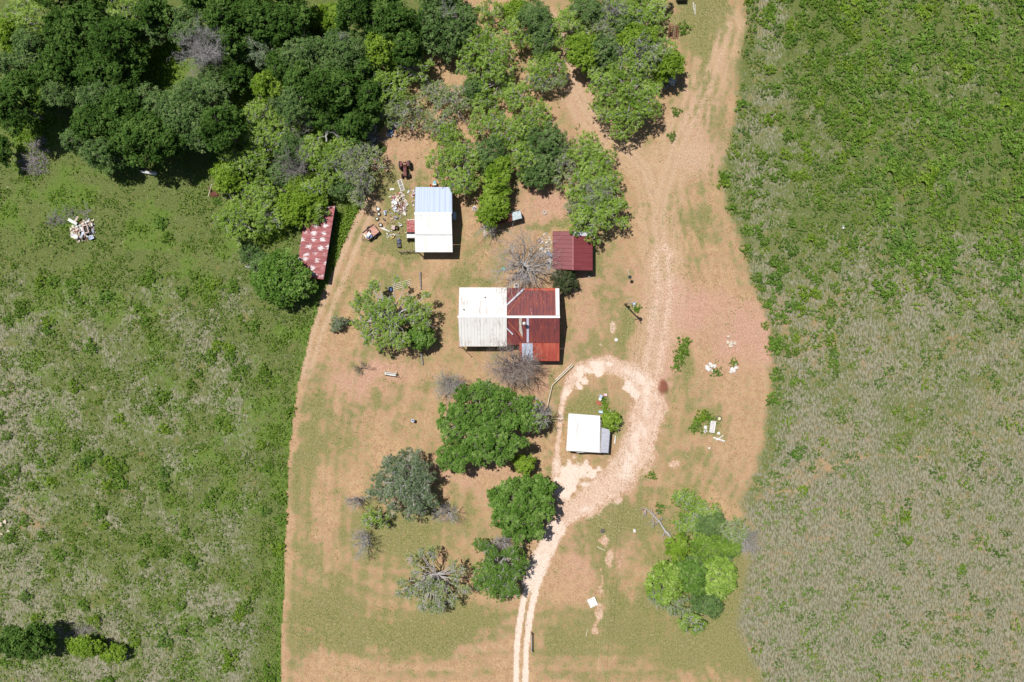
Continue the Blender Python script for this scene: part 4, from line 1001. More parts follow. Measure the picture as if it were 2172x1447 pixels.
# power pole with transformer, arms and wires
x, y, _ = G(1325.5, 645.5)
pp = thing('power_pole', 'leaning wooden power pole with transformer and long diagonal shadow', 'utility pole', (x, y, 0))
tx, ty, tz = G(1341, 643, 8.3)[0], G(1341, 643, 8.3)[1], 8.3
def on(f): return (x + (tx - x) * f, y + (ty - y) * f, tz * f)
obj('pole', MB().tube((x, y, -.2), (tx, ty, tz), .16, .11, 12), WOOD, pp, smooth=True)
obj('crossarm', MB().box((tx, ty, tz - .25), (.12, 1.6, .12), R(25)), WOOD, pp)
obj('crossarm', MB().box((tx, ty, tz - .75), (1.3, .1, .1), R(15)), WOOD, pp)
q = on(.9); obj('transformer', MB().lathe((q[0] + .4, q[1] - .12, q[2] - .5), [(.02, 0), (.24, .02), (.27, .1), (.27, .8), (.22, .88), (.02, .9)], 16), pm('pale_blue_steel', (190, 206, 224), (160, 176, 200), 3, .4), pp, smooth=True)
for s_ in (-.7, 0, .7):
    obj('insulator', MB().lathe((tx - s_ * math.sin(R(25)), ty + s_ * math.cos(R(25)), tz - .19), [(.05, 0), (.09, .06), (.05, .12), (.08, .18), (.02, .26)], 10), WHITEP, pp)
obj('lamp_arm', MB().tube(on(.95), (tx + 1.0, ty + .35, tz + .05), .03, n=6), GALV, pp)
obj('meter_box', MB().box((x + .22, y + .02, 1.6), (.3, .25, .45)), GALV, pp)
def wire(name, label, a, b, sag, r=.011):
    a, b = np.array(a), np.array(b); mb = MB(); n = 26; pts = [a + (b - a) * i / n - np.array([0, 0, sag * 4 * (i / n) * (1 - i / n)]) for i in range(n + 1)]
    for p, q in zip(pts[:-1], pts[1:]): mb.tube(p, q, r, n=4, cap=False)
    return tag(obj(name, mb, pm('bright_wire', (196, 196, 150), (170, 170, 130), 3, .5), loc=tuple(a)), label, 'cable')
e1, e2 = P(1266, 1440, 8.3), P(1272, 1440, 8.3)
wire('power_line', 'left of two thin power wires running down from the pole', (tx - .3, ty - .1, tz), (e1[0], e1[1], 8.3), 1.1)
wire('power_line', 'right of two thin power wires running down from the pole', (tx + .3, ty - .1, tz), (e2[0] + .3, e2[1], 8.3), 1.1)
# small post with a dish
x, y, _ = G(1331, 572); t = thing('dish_post', 'short pale post carrying a dark dish above the power pole', 'dish', (x, y, 0))
q = P(1336, 588, 2.0)
obj('post', MB().tube((x, y, 0), (q[0], q[1], 1.9), .05, n=8), CREAM, t); obj('dish', MB().lathe((q[0], q[1], 1.9), [(.02, 0), (.2, .05), (.32, .16), (.3, .17), (.02, .03)], 16), BLACK, t, smooth=True)
x, y, _ = G(1307, 721); tag(obj('well_cap', MB().lathe((x, y, 0), [(.3, 0), (.3, .12), (.22, .16), (.0, .17)], 18), WHITEP, loc=(x, y, 0)), 'round white cap on grass below the power pole', 'cap')
# antenna mast at the house's lower left corner
x, y, _ = G(981, 739); t = thing('antenna_mast', 'slim mast at the lower left corner of the farmhouse', 'mast', (x, y, 0))
obj('pole', MB().tube((x, y, 0), (x - .15, y + .2, 5.4), .05, n=8), BLACK, t); mb = MB().box((x - .15, y + .2, 5.4), (.5, .05, .05), .4); mb.box((x - .15, y + .2, 5.25), (.35, .05, .05), -.5); obj('antenna', mb, BLACK, t)
# things around the farmhouse
frame('white_chair', 'white square chair frame against the top wall of the farmhouse', 'chair', 1095, 606, .85, .75, 0, WHITEP, pm('brown_seat', (120, 90, 84)), 0, z=.42, t=.14)
frame('white_ladder', 'white ladder-like pallet lying above the farmhouse', 'ladder', 1092, 589, 2.7, .75, 3, PINKB, None, 0, z=.1, t=.13)
bpy.data.objects['white_ladder'].data.materials[0] = PINKB
crate('grey_box', 'grey box at the right end of the white ladder', 'box', 1113, 588, .8, .6, .35, 10, GALV, False)
crate('turquoise_bin', 'small turquoise bin left of the bare tree above the farmhouse', 'bin', 1068, 570.5, .6, .5, .35, 8, pm('pale_turquoise', (130, 206, 196), (110, 186, 178), 4))
for k, (a_, b_) in enumerate((((1073, 605), (1068, 620)), ((1052, 596), (1046, 608)))): pass
frame('dark_window_frame', 'dark square window frame lying left of the maroon shed', 'window frame', 1143.5, 510.5, .62, .62, 40, pm('dark_frame', (62, 64, 74)), pm('pinkish_glass', (176, 150, 150)), 0)
crate('chest_freezer', 'grey-blue chest freezer tipped beside the maroon shed wall', 'freezer', 1164.5, 540, 1.25, .6, .6, -35, pm('blue_grey_enamel', (132, 140, 158), (112, 118, 138), 3), False)
crate('white_cooler', 'white cooler above left of the tipped freezer', 'cooler', 1149, 529.5, .5, .45, .4, -30, WHITEP, False)
crate('cream_bucket', 'cream bucket left of the tipped freezer', 'bucket', 1123.5, 528.5, .42, .42, .35, 0, CREAM)
plank('white_post', 'white post standing against the left wall of the maroon shed', 'post', (1167, 548), (1166.5, 565), .14, .1, WHITEP, .3)
crate('white_block', 'white block at the lower right corner of the maroon shed', 'block', 1249, 586.5, .35, .3, .3, 20, WHITEP, False)
plank('grey_pole', 'longer grey pole lying left of the tin hutch', 'pole', (1028, 468), (1027, 501), .12, .1, GALV)
plank('pale_stick', 'thin pale stick meeting the grey pole left of the tin hutch', 'pole', (1036, 478), (1029, 501), .07, .06, CREAM)
crate('white_tub', 'white tub beside brick rubble under the lime tree', 'tub', 1008, 444, .8, .6, .3, -30, WHITEP)
crate('brick_pallet', 'flat pale brick square right of the barn', 'slab', 979, 435.5, .55, .55, .1, 3, pm('pale_brick', (196, 150, 124), (176, 128, 104), 5), False)
x, y, _ = G(1155, 451); mb = MB().ring((x, y, .1), .3, .09)
for i in range(9): mb.box((x + .33 * math.cos(i * .7), y + .33 * math.sin(i * .7), .12), (.2, .16, .16), i * .7)
tag(obj('fire_ring', mb, CONC, loc=(x, y, 0)), 'small stone fire ring on bare dirt below the thicket', 'fire ring')
x, y, _ = G(923, 390); t = thing('pedestal_fan', 'white and teal appliance behind the top wall of the barn', 'appliance', (x, y, 0))
obj('body', MB().box((x, y - .2, .5), (.6, .5, 1.0)), WHITEP, t); obj('drum', MB().lathe((x + .02, y + .05, 1.0), [(.02, .12), (.25, .1), (.3, 0), (.3, -.3)], 14), TURQ, t)
x, y, _ = G(914.5, 395); tag(obj('orange_tub', MB().lathe((x, y, 0), [(.1, .05), (.24, .03), (.26, .4), (.22, .42), (.2, .1), (.02, .08)], 14), ORANGE, loc=(x, y, 0)), 'orange tub against the top wall of the barn', 'tub')
x, y, _ = G(808, 321); tag(obj('white_bucket', MB().lathe((x, y, 0), [(.24, 0), (.26, .3), (.22, .32), (.2, .1), (.02, .08)], 14), WHITEP, loc=(x, y, 0)), 'white bucket at the left edge of the tractor clearing', 'bucket')
plank('white_beam', 'long white beam standing out above the blue tarp', 'beam', (830.5, 249), (826, 270), .28, .2, WHITEP)
crate('blue_tarp', 'bundled blue tarpaulin above the tractor clearing', 'tarp', 829.5, 279.5, .8, .55, .35, -20, BLUE, False)
crate('grey_tub', 'flat grey tub below the blue tarpaulin', 'tub', 826, 287.5, .95, .6, .2, -5, GALV)
plank('white_stick', 'thin white stick slanting over the grey tub', 'stick', (820, 282), (841, 290), .08, .06, WHITEP, .25)
# picket gate left of the barn's front corner
g = thing('pipe_gate', 'grey wooden gate standing left of the barn corner', 'gate', G(863, 535)); mb = MB(); a0, a1 = G(847, 535), G(881, 533)
for z in (.15, .5, .85, 1.2): mb.tube((a0[0], a0[1], z), (a1[0], a1[1], z), .035, n=6)
obj('rails', mb, WOOD, g)
for f in (0, .5, 1): obj('post', MB().box((a0[0] + (a1[0] - a0[0]) * f, a0[1] + (a1[1] - a0[1]) * f, .65), (.1, .1, 1.35)), WOOD, g)
# under and around the big yard tree
def poles(name, label, px, py, rz, L, n, w):
    x, y, _ = G(px, py); a = R(rz); mb = MB()
    for i in range(n):
        v = (i - (n - 1) / 2) * w; mb.tube((x - L / 2 * math.cos(a) - v * math.sin(a), y - L / 2 * math.sin(a) + v * math.cos(a), .09), (x + L / 2 * math.cos(a) - v * math.sin(a), y + L / 2 * math.sin(a) + v * math.cos(a), .09), .06, .045, 7)
    return tag(obj(name, mb, CREAM, loc=(x, y, 0)), label, 'poles')
poles('stacked_poles', 'four long pale poles lying at the top edge of the big yard tree', 853, 604, 15, 3.6, 4, .32)
crate('blue_chair', 'blue plastic chair at the left end of the pale poles', 'chair', 828.5, 613.5, .55, .75, .5, 8, BLUE)
plank('pale_table', 'pale table top glimpsed through the lower crown of the big tree', 'table', (828, 700), (846, 703), .6, .08, CREAM, .6)
plank('white_bench_top', 'small white bench glimpsed left of the pale table', 'bench', (811, 697), (820, 700), .4, .08, WHITEP, .45)
def log(name, label, a, b, r):
    p, q = G(*a), G(*b); segs = []; rnd = random.Random(int(a[0])); curve(segs, (p[0], p[1], r * .8), (q[0], q[1], r * .7), r, r * .75, rnd, 6, .03)
    V, F = seg_mesh(segs, 9); o = np.array([p[0], p[1], 0]); me = npmesh(name, V - o, 4, BARK, faces=F, smooth=True); ob = link(bpy.data.objects.new(name, me)); ob.location = o; tag(ob, label, 'log')
log('fallen_log', 'upper fallen log pointing down into the big yard tree', (891, 577), (893, 614), .2)
log('fallen_log', 'lower fallen log below the round green tree', (893, 744), (897, 774), .22)
def bench(name, label, px, py, rz, w, mat, back=True, frame_mat=None):
    x, y, _ = G(px, py); a = R(rz); c, s_ = math.cos(a), math.sin(a)
    def L(u, v): return x + u * c - v * s_, y + u * s_ + v * c
    t = thing(name, label, 'bench', (x, y, 0)); fm = frame_mat or mat
    obj('seat', MB().box((*L(0, 0), .45), (w, .42, .05), a), mat, t)
    if back: obj('backrest', MB().box((*L(0, .3), .75), (w, .08, .5), a, 0, .2), mat, t)
    for s2 in (-1, 1):
        mb = MB(); mb.tube((*L(s2 * w * .52, -.4), 0), (*L(s2 * w * .5, .05), 1.55), .045, n=6); mb.tube((*L(s2 * w * .52, .65), 0), (*L(s2 * w * .5, .05), 1.55), .045, n=6); obj('leg', mb, fm, t)
    obj('top_bar', MB().tube((*L(-w * .52, .05), 1.55), (*L(w * .52, .05), 1.55), .045, n=6), fm, t); return t
bench('garden_swing', 'white garden swing bench alone on the bare yard left of the farmhouse', 829.5, 794, -8, 2.0, WHITEP, True, CREAM)
t = bench('dark_swing', 'dark framed swing bench beside the grey-green bush on the left', 736, 684, 27, 1.6, GREENW, False, BLACK)
# bird bath
x, y, _ = G(877, 891); t = thing('bird_bath', 'small white and dark pedestal casting a shadow in the open yard', 'pedestal', (x, y, 0))
obj('column', MB().lathe((x, y, 0), [(.22, 0), (.2, .08), (.09, .15), (.08, .75), (.14, .85)], 14), CONC, t, smooth=True); obj('bowl', MB().lathe((x, y, .85), [(.06, 0), (.25, .06), (.32, .14), (.28, .13), (.02, .06)], 16), GALV, t, smooth=True)
obj('bird_figure', MB().lathe((x + .02, y, .98), [(.02, -.05), (.12, .05), (.1, .25), (.05, .35), (.0, .42)], 10), BLACK, t, smooth=True)
# pale kerb pipe beside the drive
g = thing('low_rail', 'low pale rail bending beside the gravel loop near the farmhouse', 'rail', G(1190, 800)); P4 = [G(1214, 776), G(1171, 817), G(1163, 850), G(1157, 884)]
for (p, q) in zip(P4[:-1], P4[1:]): obj('rail', MB().tube((p[0], p[1], .45), (q[0], q[1], .45), .07, n=8), CREAM, g)
for p in P4: obj('post', MB().box((p[0], p[1], .25), (.12, .12, .52)), CREAM, g)
plank('white_timber', 'second pale timber lying along the upper part of the low rail', 'timber', (1213, 772), (1178, 806), .1, .08, WHITEP)
# garage surroundings
drum('steel_barrel', 'grey barrel with pale lid above the white garage', 'barrel', 1273.5, 840, .3, .85, 0, GALV, True)
drum('white_barrel', 'white barrel just below the grey barrel', 'barrel', 1272, 846, .28, .6, 0, WHITEP, True)
crate('red_cooler', 'red and white cooler right of the grey barrel', 'cooler', 1283.5, 837.5, .62, .42, .35, -3, pm('red_white_lid', (196, 110, 112), (226, 216, 214), 2, .6, 0, (1, 4, 1)), False)
crate('brick_stack', 'flat orange brick slab below the barrels', 'slab', 1269.5, 855, .95, .65, .12, -30, BRICK, False)
crate('blue_white_cooler', 'pale blue cooler at the top right corner of the garage', 'cooler', 1274, 873.5, .72, .42, .4, -5, pm('pale_blue_lid', (190, 214, 226), (160, 190, 206), 3), False)
crate('white_pot', 'small white pot above the bush by the garage', 'pot', 1293, 871.5, .25, .25, .3, 0, WHITEP)
plank('white_post_log', 'white post lying right of the garage lean-to', 'post', (1305, 924), (1303.5, 941), .2, .16, WHITEP)
# rubble islands and the fenced pump spot on the right
def slabs(name, label, px, py, n, spread, seed, mat):
    rnd = random.Random(seed); mb = MB()
    for i in range(n):
        x, y, _ = G(px + rnd.gauss(0, spread), py + rnd.gauss(0, spread)); k = rnd.randint(4, 6); r = rnd.uniform(.25, .55); a0 = rnd.uniform(0, 6)
        pts = [(x + r * rnd.uniform(.6, 1) * math.cos(a0 + 6.283 * j / k), y + r * rnd.uniform(.6, 1) * math.sin(a0 + 6.283 * j / k), rnd.uniform(.16, .3)) for j in range(k)]
        mb.slab(pts, .14)
    return tag(obj(name, mb, mat, loc=loc(px, py, 0)), label, 'rubble')
WROCK = pm('white_rock', (226, 220, 214), (196, 188, 182), 3, .9)
slabs('broken_slabs', 'white broken slabs at the left of the three rubble spots', 1504, 780, 9, 4.5, 1, WROCK)
slabs('broken_slabs', 'white broken slabs right below the small bright bush', 1555, 783, 7, 3.5, 2, WROCK)
slabs('broken_slabs', 'cream broken slabs at the top of the three rubble spots', 1549, 727, 9, 5, 3, pm('cream_rock', (214, 200, 178), (186, 168, 150), 3, .9))
slabs('broken_slabs', 'white crumpled sheet of slabs on green grass near the bottom', 1257, 1277, 6, 3.0, 4, WROCK)
frame('white_pallet', 'white slatted pallet sheet between the bottom power wires and path', 'pallet', 1256, 1276, 1.5, 1.6, 25, WHITEP, WHITEP, 2, z=.32)
frame('slatted_bench', 'white slatted bench at the overgrown spot right of the drive', 'bench', 1510, 905, .95, 2.1, -8, WHITEP, pm('pale_slats', (206, 198, 196), (186, 176, 176), 2, .7, 0, (.3, 4, 1)), 5, z=.4, t=.12)
crate('white_square_box', 'white square box left of the slatted bench', 'box', 1495.5, 906, .5, .55, .3, -5, WHITEP, False)
frame('square_crate', 'small white tilted square frame below the white box', 'frame', 1496, 914.5, .55, .5, 40, WHITEP, pm('dark_inside', (74, 62, 56)), 1, t=.09)
plank('white_stake', 'short white stake leaning above the white box', 'stake', (1490, 888), (1499, 896), .12, .1, WHITEP)
x, y, _ = G(1524, 919); tag(obj('white_disc', MB().lathe((x, y, 0), [(.28, 0), (.28, .1), (.0, .13)], 16), WHITEP, loc=(x, y, 0)), 'round white lid right of the slatted bench', 'lid')
x, y, _ = G(1525, 888); t = thing('cistern_cap', 'round cream cap ringed by a dark rim above the slatted bench', 'cap', (x, y, 0)); obj('rim', MB().ring((x, y, .06), .45, .07), GREYR, t); obj('lid', MB().lathe((x, y, 0), [(.28, 0), (.28, .22), (.0, .25)], 16), pm('cream_lid', (226, 216, 170), (206, 196, 150), 3), t)
plank('white_plank', 'white plank lying lower in the crossed pair below the bench', 'plank', (1513, 928), (1537, 936), .28, .05, WHITEP)
plank('white_plank', 'white plank lying on top in the crossed pair below the bench', 'plank', (1518, 934), (1534, 923), .14, .05, WHITEP, .1)
crate('white_brick', 'tiny white block alone below the crossed planks', 'block', 1504, 950.5, .3, .3, .15, 10, WHITEP, False)
crate('white_bag', 'small white bag on grass left of the lower thicket', 'bag', 1345.5, 1125.5, .4, .55, .2, 10, WHITEP, False)
x, y, _ = G(1278, 1126); tag(obj('grey_disc', MB().lathe((x, y, 0), [(.4, 0), (.42, .1), (.3, .16), (.0, .17)], 18), GREYR, loc=(x, y, 0)), 'dark grey disc at the head of the dug strips', 'disc')
plank('pale_stick', 'thin pale stick on grass below the white pallet', 'stick', (1246, 1334), (1243, 1350), .08, .06, CREAM)
plank('fence_board', 'pale board lying left of the wide dug strip', 'board', (1267, 1160), (1284, 1168), .1, .06, CREAM)
# gate at the road end
g = thing('farm_gate', 'narrow metal gate standing open beside the two-track drive', 'gate', G(1127.5, 1358)); a0, a1 = G(1127, 1340), G(1127, 1378); mb = MB()
for z in (.15, .45, .75, 1.05, 1.3): mb.tube((a0[0], a0[1], z), (a1[0], a1[1], z), .035, n=6)
for i in range(4):
    y0 = a0[1] + (a1[1] - a0[1]) * i / 4; y1 = a0[1] + (a1[1] - a0[1]) * (i + 1) / 4; mb.tube((a0[0], y0, .15), (a0[0], y1, 1.3), .03, n=6)
obj('rails', mb, GALV, g)
for p in (a0, a1): obj('post', MB().box((p[0], p[1], .7), (.13, .13, 1.5)), WOOD, g)
slabs('field_stones', 'pale stones at the left edge of the photo', 8, 1120, 6, 8, 6, pm('cream_rock', (214, 200, 178)))
crate('white_tag', 'tiny white marker standing in the right field shrubs', 'marker', 1787, 482, .3, .6, .3, 5, WHITEP, False)
# ---------------------------------------------------------------- trees, one by one
W1 = 'trees of the upper left wood'
for kind, px, py, rx, ry, h, label in [
    ('mesq', 50, 28, 58, 42, 7, 'bright feathery tree in the top left corner of the photo'),
    ('oak', 148, 50, 62, 52, 10, 'dark oak just right of the bright top left corner tree'),
    ('oak', 232, 82, 55, 58, 11, 'dark oak on the left rim of the grassy wood clearing'),
    ('oak', 128, 122, 56, 46, 10, 'dark oak at the heart of the far left wood'),
    ('oak', 190, 148, 50, 38, 9, 'dark oak facing the lower left rim of the wood clearing'),
    ('mesq', 262, 18, 48, 28, 8, 'mid-green loose tree at the top edge above the clearing'),
    ('olive', 52, 96, 44, 40, 8, 'grey-green tree under the bright top left corner tree'),
    ('oak', 16, 215, 42, 62, 11, 'dark oak cut by the left photo edge beside the grassy lane'),
    ('oak', 88, 152, 34, 28, 8, 'small dark oak where the grassy lane begins'),
    ('olive', 120, 196, 44, 30, 8, 'low olive tree lining the right side of the grassy lane'),
    ('olive', 205, 196, 50, 34, 9, 'olive tree with pale twigs below the far left oaks'),
    ('oak', 186, 254, 42, 46, 9, 'dark oak with a bright tip at the bulge of the lane'),
    ('oak', 252, 226, 46, 42, 11, 'crisp dark oak below the grassy wood clearing'),
    ('oak', 294, 284, 70, 50, 12, 'largest dark oak, overhanging the long white tank'),
    ('olive', 212, 318, 46, 36, 8, 'grey-green oak at the lower left foot of the wood'),
    ('olive', 338, 232, 50, 44, 10, 'olive tree between the clearing and the largest oak'),
    ('olive', 418, 196, 58, 40, 9, 'pale olive tree below the dead grey tree'),
    ('olive', 398, 262, 60, 48, 10, 'wide olive tree right of the largest oak'),
    ('oak', 462, 268, 46, 48, 11, 'dark oak whose shade falls towards the rusty frame'),
    ('oak', 362, 292, 40, 28, 9, 'dark oak shading the right end of the white tank'),
    ('lime', 370, 86, 20, 17, 3, 'small bright lime bush at the top right of the clearing'),
    ('olive', 398, 40, 46, 44, 10, 'olive tree above the dead grey tree'),
    ('oak', 462, 30, 46, 40, 11, 'dark oak at the top edge right of the dead grey tree'),
    ('oak', 532, 26, 56, 38, 11, 'dark oak at the top edge above the grey domed tree'),
    ('oak', 604, 40, 50, 46, 11, 'dark oak left of the bright weedy gap at the top'),
    ('sage', 548, 98, 38, 34, 8, 'grey domed tree in the middle of the upper wood'),
    ('oak', 486, 84, 28, 36, 9, 'narrow dark oak between dead tree and grey domed tree'),
    ('oak', 492, 162, 36, 30, 6, 'low dark oak above the weedy strip'),
    ('lime', 566, 174, 32, 30, 8, 'compact bright lime tree against the big dark oaks'),
    ('olive', 638, 108, 54, 46, 10, 'broad olive tree below the bright weedy gap'),
    ('olive', 722, 108, 52, 52, 10, 'broad olive tree left of the crisp bright tree'),
    ('oak', 640, 162, 42, 36, 10, 'dark oak between the lime tree and the crisp oak'),
    ('oak', 692, 178, 52, 48, 12, 'crisp green oak dome, tallest beside the barn woods'),
    ('olive', 626, 212, 44, 40, 9, 'grey-green tree at the lower left of the crisp oak'),
    ('oak', 698, 232, 38, 32, 8, 'dark oak tucked under the crisp oak dome'),
    ('oak', 758, 16, 54, 36, 11, 'dark oak at the top edge right of the weedy gap'),
    ('oak', 826, 36, 52, 44, 11, 'dark oak at the top edge above the crisp bright tree'),
    ('lime', 806, 96, 38, 36, 9, 'crisp bright green round tree above the feathery pair'),
    ('oak', 858, 96, 34, 38, 9, 'dark oak behind the crisp bright round tree'),
    ('oak', 748, 250, 42, 40, 8, 'dark low tree in shade left of the rubbish heap'),
    ('oak', 778, 200, 34, 40, 8, 'dark shaded tree between the woods and feathery trees'),
    ('olive', 318, 60, 40, 26, 7, 'shaded olive tree above the grassy clearing'),
    ('oak', 320, 18, 44, 30, 10, 'shaded dark oak at the top edge above the clearing')]:
    tree(kind, px, py, rx * 1.14, ry * 1.14, h, label, name='oak_tree' if kind == 'oak' else 'tree', group=W1)
W2 = 'scrubby trees of the middle belt'
for kind, px, py, rx, ry, h, label in [
    ('lime', 690, 34, 40, 24, 3, 'bright weedy bush filling the gap at the top of the wood'),
    ('olive', 920, 40, 40, 46, 8, 'left half of the olive thicket with dead grey twigs'),
    ('olive', 968, 46, 38, 46, 8, 'right half of the olive thicket with dead grey twigs'),
    ('olive', 952, 88, 26, 24, 6, 'lower olive bush beneath the dead grey twigs'),
    ('mesq', 884, 38, 18, 24, 5, 'small loose bush beside the olive thicket'),
    ('mesq', 874, 136, 40, 26, 6, 'feathery tree whose bare limb hangs over the dirt lane'),
    ('mesq', 810, 184, 50, 38, 7, 'pale feathery tree at the right rim of the dark woods'),
    ('pale', 850, 226, 46, 38, 5.5, 'sparse pale tree right above the blue tarpaulin'),
    ('mesq', 558, 236, 38, 28, 5, 'light green bush along the weedy strip'),
    ('mesq', 556, 292, 44, 34, 5.5, 'feathery tree right of the dark wood shade'),
    ('mesq', 512, 338, 46, 32, 6, 'feathery tree above the yellow-green bush'),
    ('lime', 480, 372, 32, 26, 5, 'yellow-green bush close to the rusty frame'),
    ('olive', 610, 318, 32, 34, 5, 'darker bush between two feathery belt trees'),
    ('mesq', 668, 322, 34, 36, 6, 'round feathery tree left of the dead limbs'),
    ('mesq', 702, 256, 34, 26, 5, 'green bush just above the curved hoop'),
    ('mesq', 700, 346, 34, 40, 6, 'feathery tree over the middle of the belt'),
    ('pale', 764, 346, 40, 44, 6, 'pale tree with many dead limbs left of the clearing'),
    ('olive', 718, 392, 28, 26, 4, 'dark bush below the dead limbs'),
    ('pale', 762, 400, 24, 32, 5, 'pale tree at the left corner of the rutted track'),
    ('mesq', 552, 406, 36, 30, 5, 'feathery tree left of the small lime tuft'),
    ('mesq', 500, 470, 46, 44, 6, 'feathery tree at the left end of the belt'),
    ('mesq', 562, 456, 32, 34, 5.5, 'feathery tree between the two lower belt trees'),
    ('lime', 630, 432, 44, 36, 6, 'yellow-green tree left above the flaking long shed'),
    ('mesq', 668, 440, 24, 28, 5, 'feathery tree draping over the top of the flaking shed'),
    ('lime', 628, 388, 22, 20, 4, 'small lime tuft in the middle of the belt'),
    ('olive', 524, 534, 20, 18, 3, 'small dark bush left of the flaking shed'),
    ('leafy', 592, 590, 54, 44, 6.5, 'big round tree at the lower left of the flaking shed'),
    ('olive', 556, 560, 24, 20, 4, 'dark lobe of foliage above the big round tree'),
    ('mesq', 660, 400, 26, 22, 5, 'small feathery bush above the lime belt tree'),
    ('olive', 590, 368, 26, 22, 4, 'small dark bush beside the dead belt twigs'),
    ('mesq', 605, 268, 26, 22, 4, 'small green bush near the curved pale twig'),
    ('mesq', 735, 310, 26, 22, 5, 'small feathery bush below the curved hoop')]:
    tree(kind, px, py, rx * 1.3, ry * 1.3, h, label, name='scrub_tree', group=W2)
W3 = 'scrubby trees above the yard'
for kind, px, py, rx, ry, h, label in [
    ('mesq', 1012, 92, 38, 40, 6.5, 'feathery tree right of the narrow dirt lane'),
    ('mesq', 1050, 122, 32, 46, 6.5, 'feathery tree with a white streaked limb'),
    ('mesq', 1000, 138, 32, 24, 5, 'low feathery tree with dark shade at its left'),
    ('lime', 1098, 16, 26, 16, 3, 'yellow-green bush at the top edge above bare dirt'),
    ('mesq', 1036, 20, 24, 22, 4, 'small tree at the top edge beside the olive thicket'),
    ('olive', 1132, 34, 26, 34, 6, 'dark olive tree at the top above the fork'),
    ('mesq', 1096, 66, 36, 30, 5, 'light feathery tree left of the dark olive tree'),
    ('olive', 1152, 66, 22, 40, 5, 'narrow dark tree beside the dirt lane top'),
    ('mesq', 1160, 140, 36, 28, 5, 'feathery tree left of the long dirt lane'),
    ('pale', 1158, 168, 34, 20, 4, 'pale sparse bush under the lane-side feathery tree'),
    ('mesq', 1052, 172, 30, 26, 5, 'feathery tree below the white streaked limb'),
    ('olive', 1006, 184, 22, 22, 4, 'small dark bush in the open scrub'),
    ('mesq', 1098, 200, 30, 26, 5, 'green bush halfway down the open scrub'),
    ('pale', 960, 206, 40, 26, 4, 'thin pale scrub at the left of the open area'),
    ('pale', 918, 190, 24, 20, 3.5, 'thin pale bush beside the dirt lane'),
    ('mesq', 1022, 216, 26, 20, 4, 'small light bush above the leaning dark limb'),
    ('mesq', 1038, 260, 36, 26, 5, 'feathery tree right of the leaning dark limb'),
    ('mesq', 1130, 246, 36, 32, 5, 'feathery tree at the lower right of the open scrub'),
    ('mesq', 1086, 280, 34, 26, 5, 'feathery tree above the bare earth hole'),
    ('pale', 926, 254, 30, 28, 4, 'pale scrub at the right of the tractor clearing top'),
    ('mesq', 948, 282, 26, 22, 4, 'small feathery bush above the pale dead patch'),
    ('olive', 1152, 296, 40, 34, 5, 'dark green tree near the tip of the lane fork'),
    ('mesq', 936, 338, 28, 30, 5, 'feathery tree right of the tractor'),
    ('mesq', 984, 340, 34, 36, 5.5, 'feathery tree above the barn corner'),
    ('mesq', 974, 386, 34, 26, 5, 'feathery tree touching the barn top right corner'),
    ('olive', 1040, 322, 28, 28, 5.5, 'dark green tree in the middle of the thicket'),
    ('lime', 1056, 346, 22, 20, 5, 'bright tuft on the dark middle tree'),
    ('lime', 1054, 382, 26, 32, 5.5, 'bright upright tree above the lime tree by the hutch'),
    ('lime', 1046, 440, 25, 32, 5, 'brightest lime tree, beside the tin hutch'),
    ('mesq', 1106, 334, 34, 34, 5.5, 'yellowish tree right of the dark middle tree'),
    ('olive', 1142, 352, 34, 36, 4.5, 'grey-green thicket above the dirt opening'),
    ('pale', 1186, 350, 34, 42, 4, 'sparse thicket with rubbish showing through'),
    ('mesq', 1236, 318, 38, 34, 4.5, 'leafy scrub along the left of the main track'),
    ('mesq', 1272, 350, 36, 36, 5, 'leafy tree at the bend of the main track'),
    ('mesq', 1234, 396, 26, 30, 5, 'feathery tree left of the dead brown fans'),
    ('mesq', 1290, 398, 28, 34, 5.5, 'feathery tree right of the dead brown fans'),
    ('mesq', 1260, 428, 30, 24, 6, 'feathery tree directly under the dead brown fans'),
    ('mesq', 1296, 446, 36, 30, 6, 'feathery tree above right of the maroon shed'),
    ('mesq', 1252, 468, 34, 34, 6.5, 'feathery tree overhanging the maroon shed roof'),
    ('pale', 1228, 436, 24, 26, 4, 'thin pale bush above the maroon shed'),
    ('mesq', 1208, 50, 34, 36, 6, 'feathery tree left at the start of the long dirt lane'),
    ('olive', 1250, 20, 34, 22, 6, 'dark olive tree at the top edge over the lane'),
    ('mesq', 1316, 22, 40, 24, 6, 'grey twigged tree at the top edge'),
    ('mesq', 1372, 26, 44, 32, 6, 'wide tree at the top edge left of the dark vehicle'),
    ('olive', 1330, 48, 26, 22, 5, 'dark bush below the grey twigged tree'),
    ('pale', 1274, 62, 34, 26, 5, 'pale grey-green tree right of the lane'),
    ('lime', 1240, 102, 30, 34, 6.5, 'bright tree leaning over the long dirt lane'),
    ('olive', 1282, 106, 26, 36, 6, 'grey-green half of the tree by the lane'),
    ('lime', 1350, 74, 38, 22, 6, 'bright top of the right-hand cluster'),
    ('mesq', 1356, 120, 40, 36, 7, 'grey limbed tree in the right-hand cluster'),
    ('mesq', 1408, 106, 28, 28, 6, 'tree at the upper right of the cluster'),
    ('lime', 1422, 134, 26, 26, 6, 'bright tree nearest the white metal rubbish'),
    ('mesq', 1290, 178, 38, 42, 7, 'left tree of the wide cluster by the main track'),
    ('mesq', 1344, 176, 34, 34, 7, 'centre tree of the wide cluster by the main track'),
    ('mesq', 1372, 206, 34, 38, 7, 'right tree of the wide cluster by the main track'),
    ('mesq', 1320, 236, 48, 38, 6.5, 'lowest tree of the wide cluster by the main track')]:
    tree(kind, px, py, rx * 1.38, ry * 1.38, h * 1.1, label, name='mesquite_tree' if kind == 'mesq' else 'scrub_tree', group=W3)
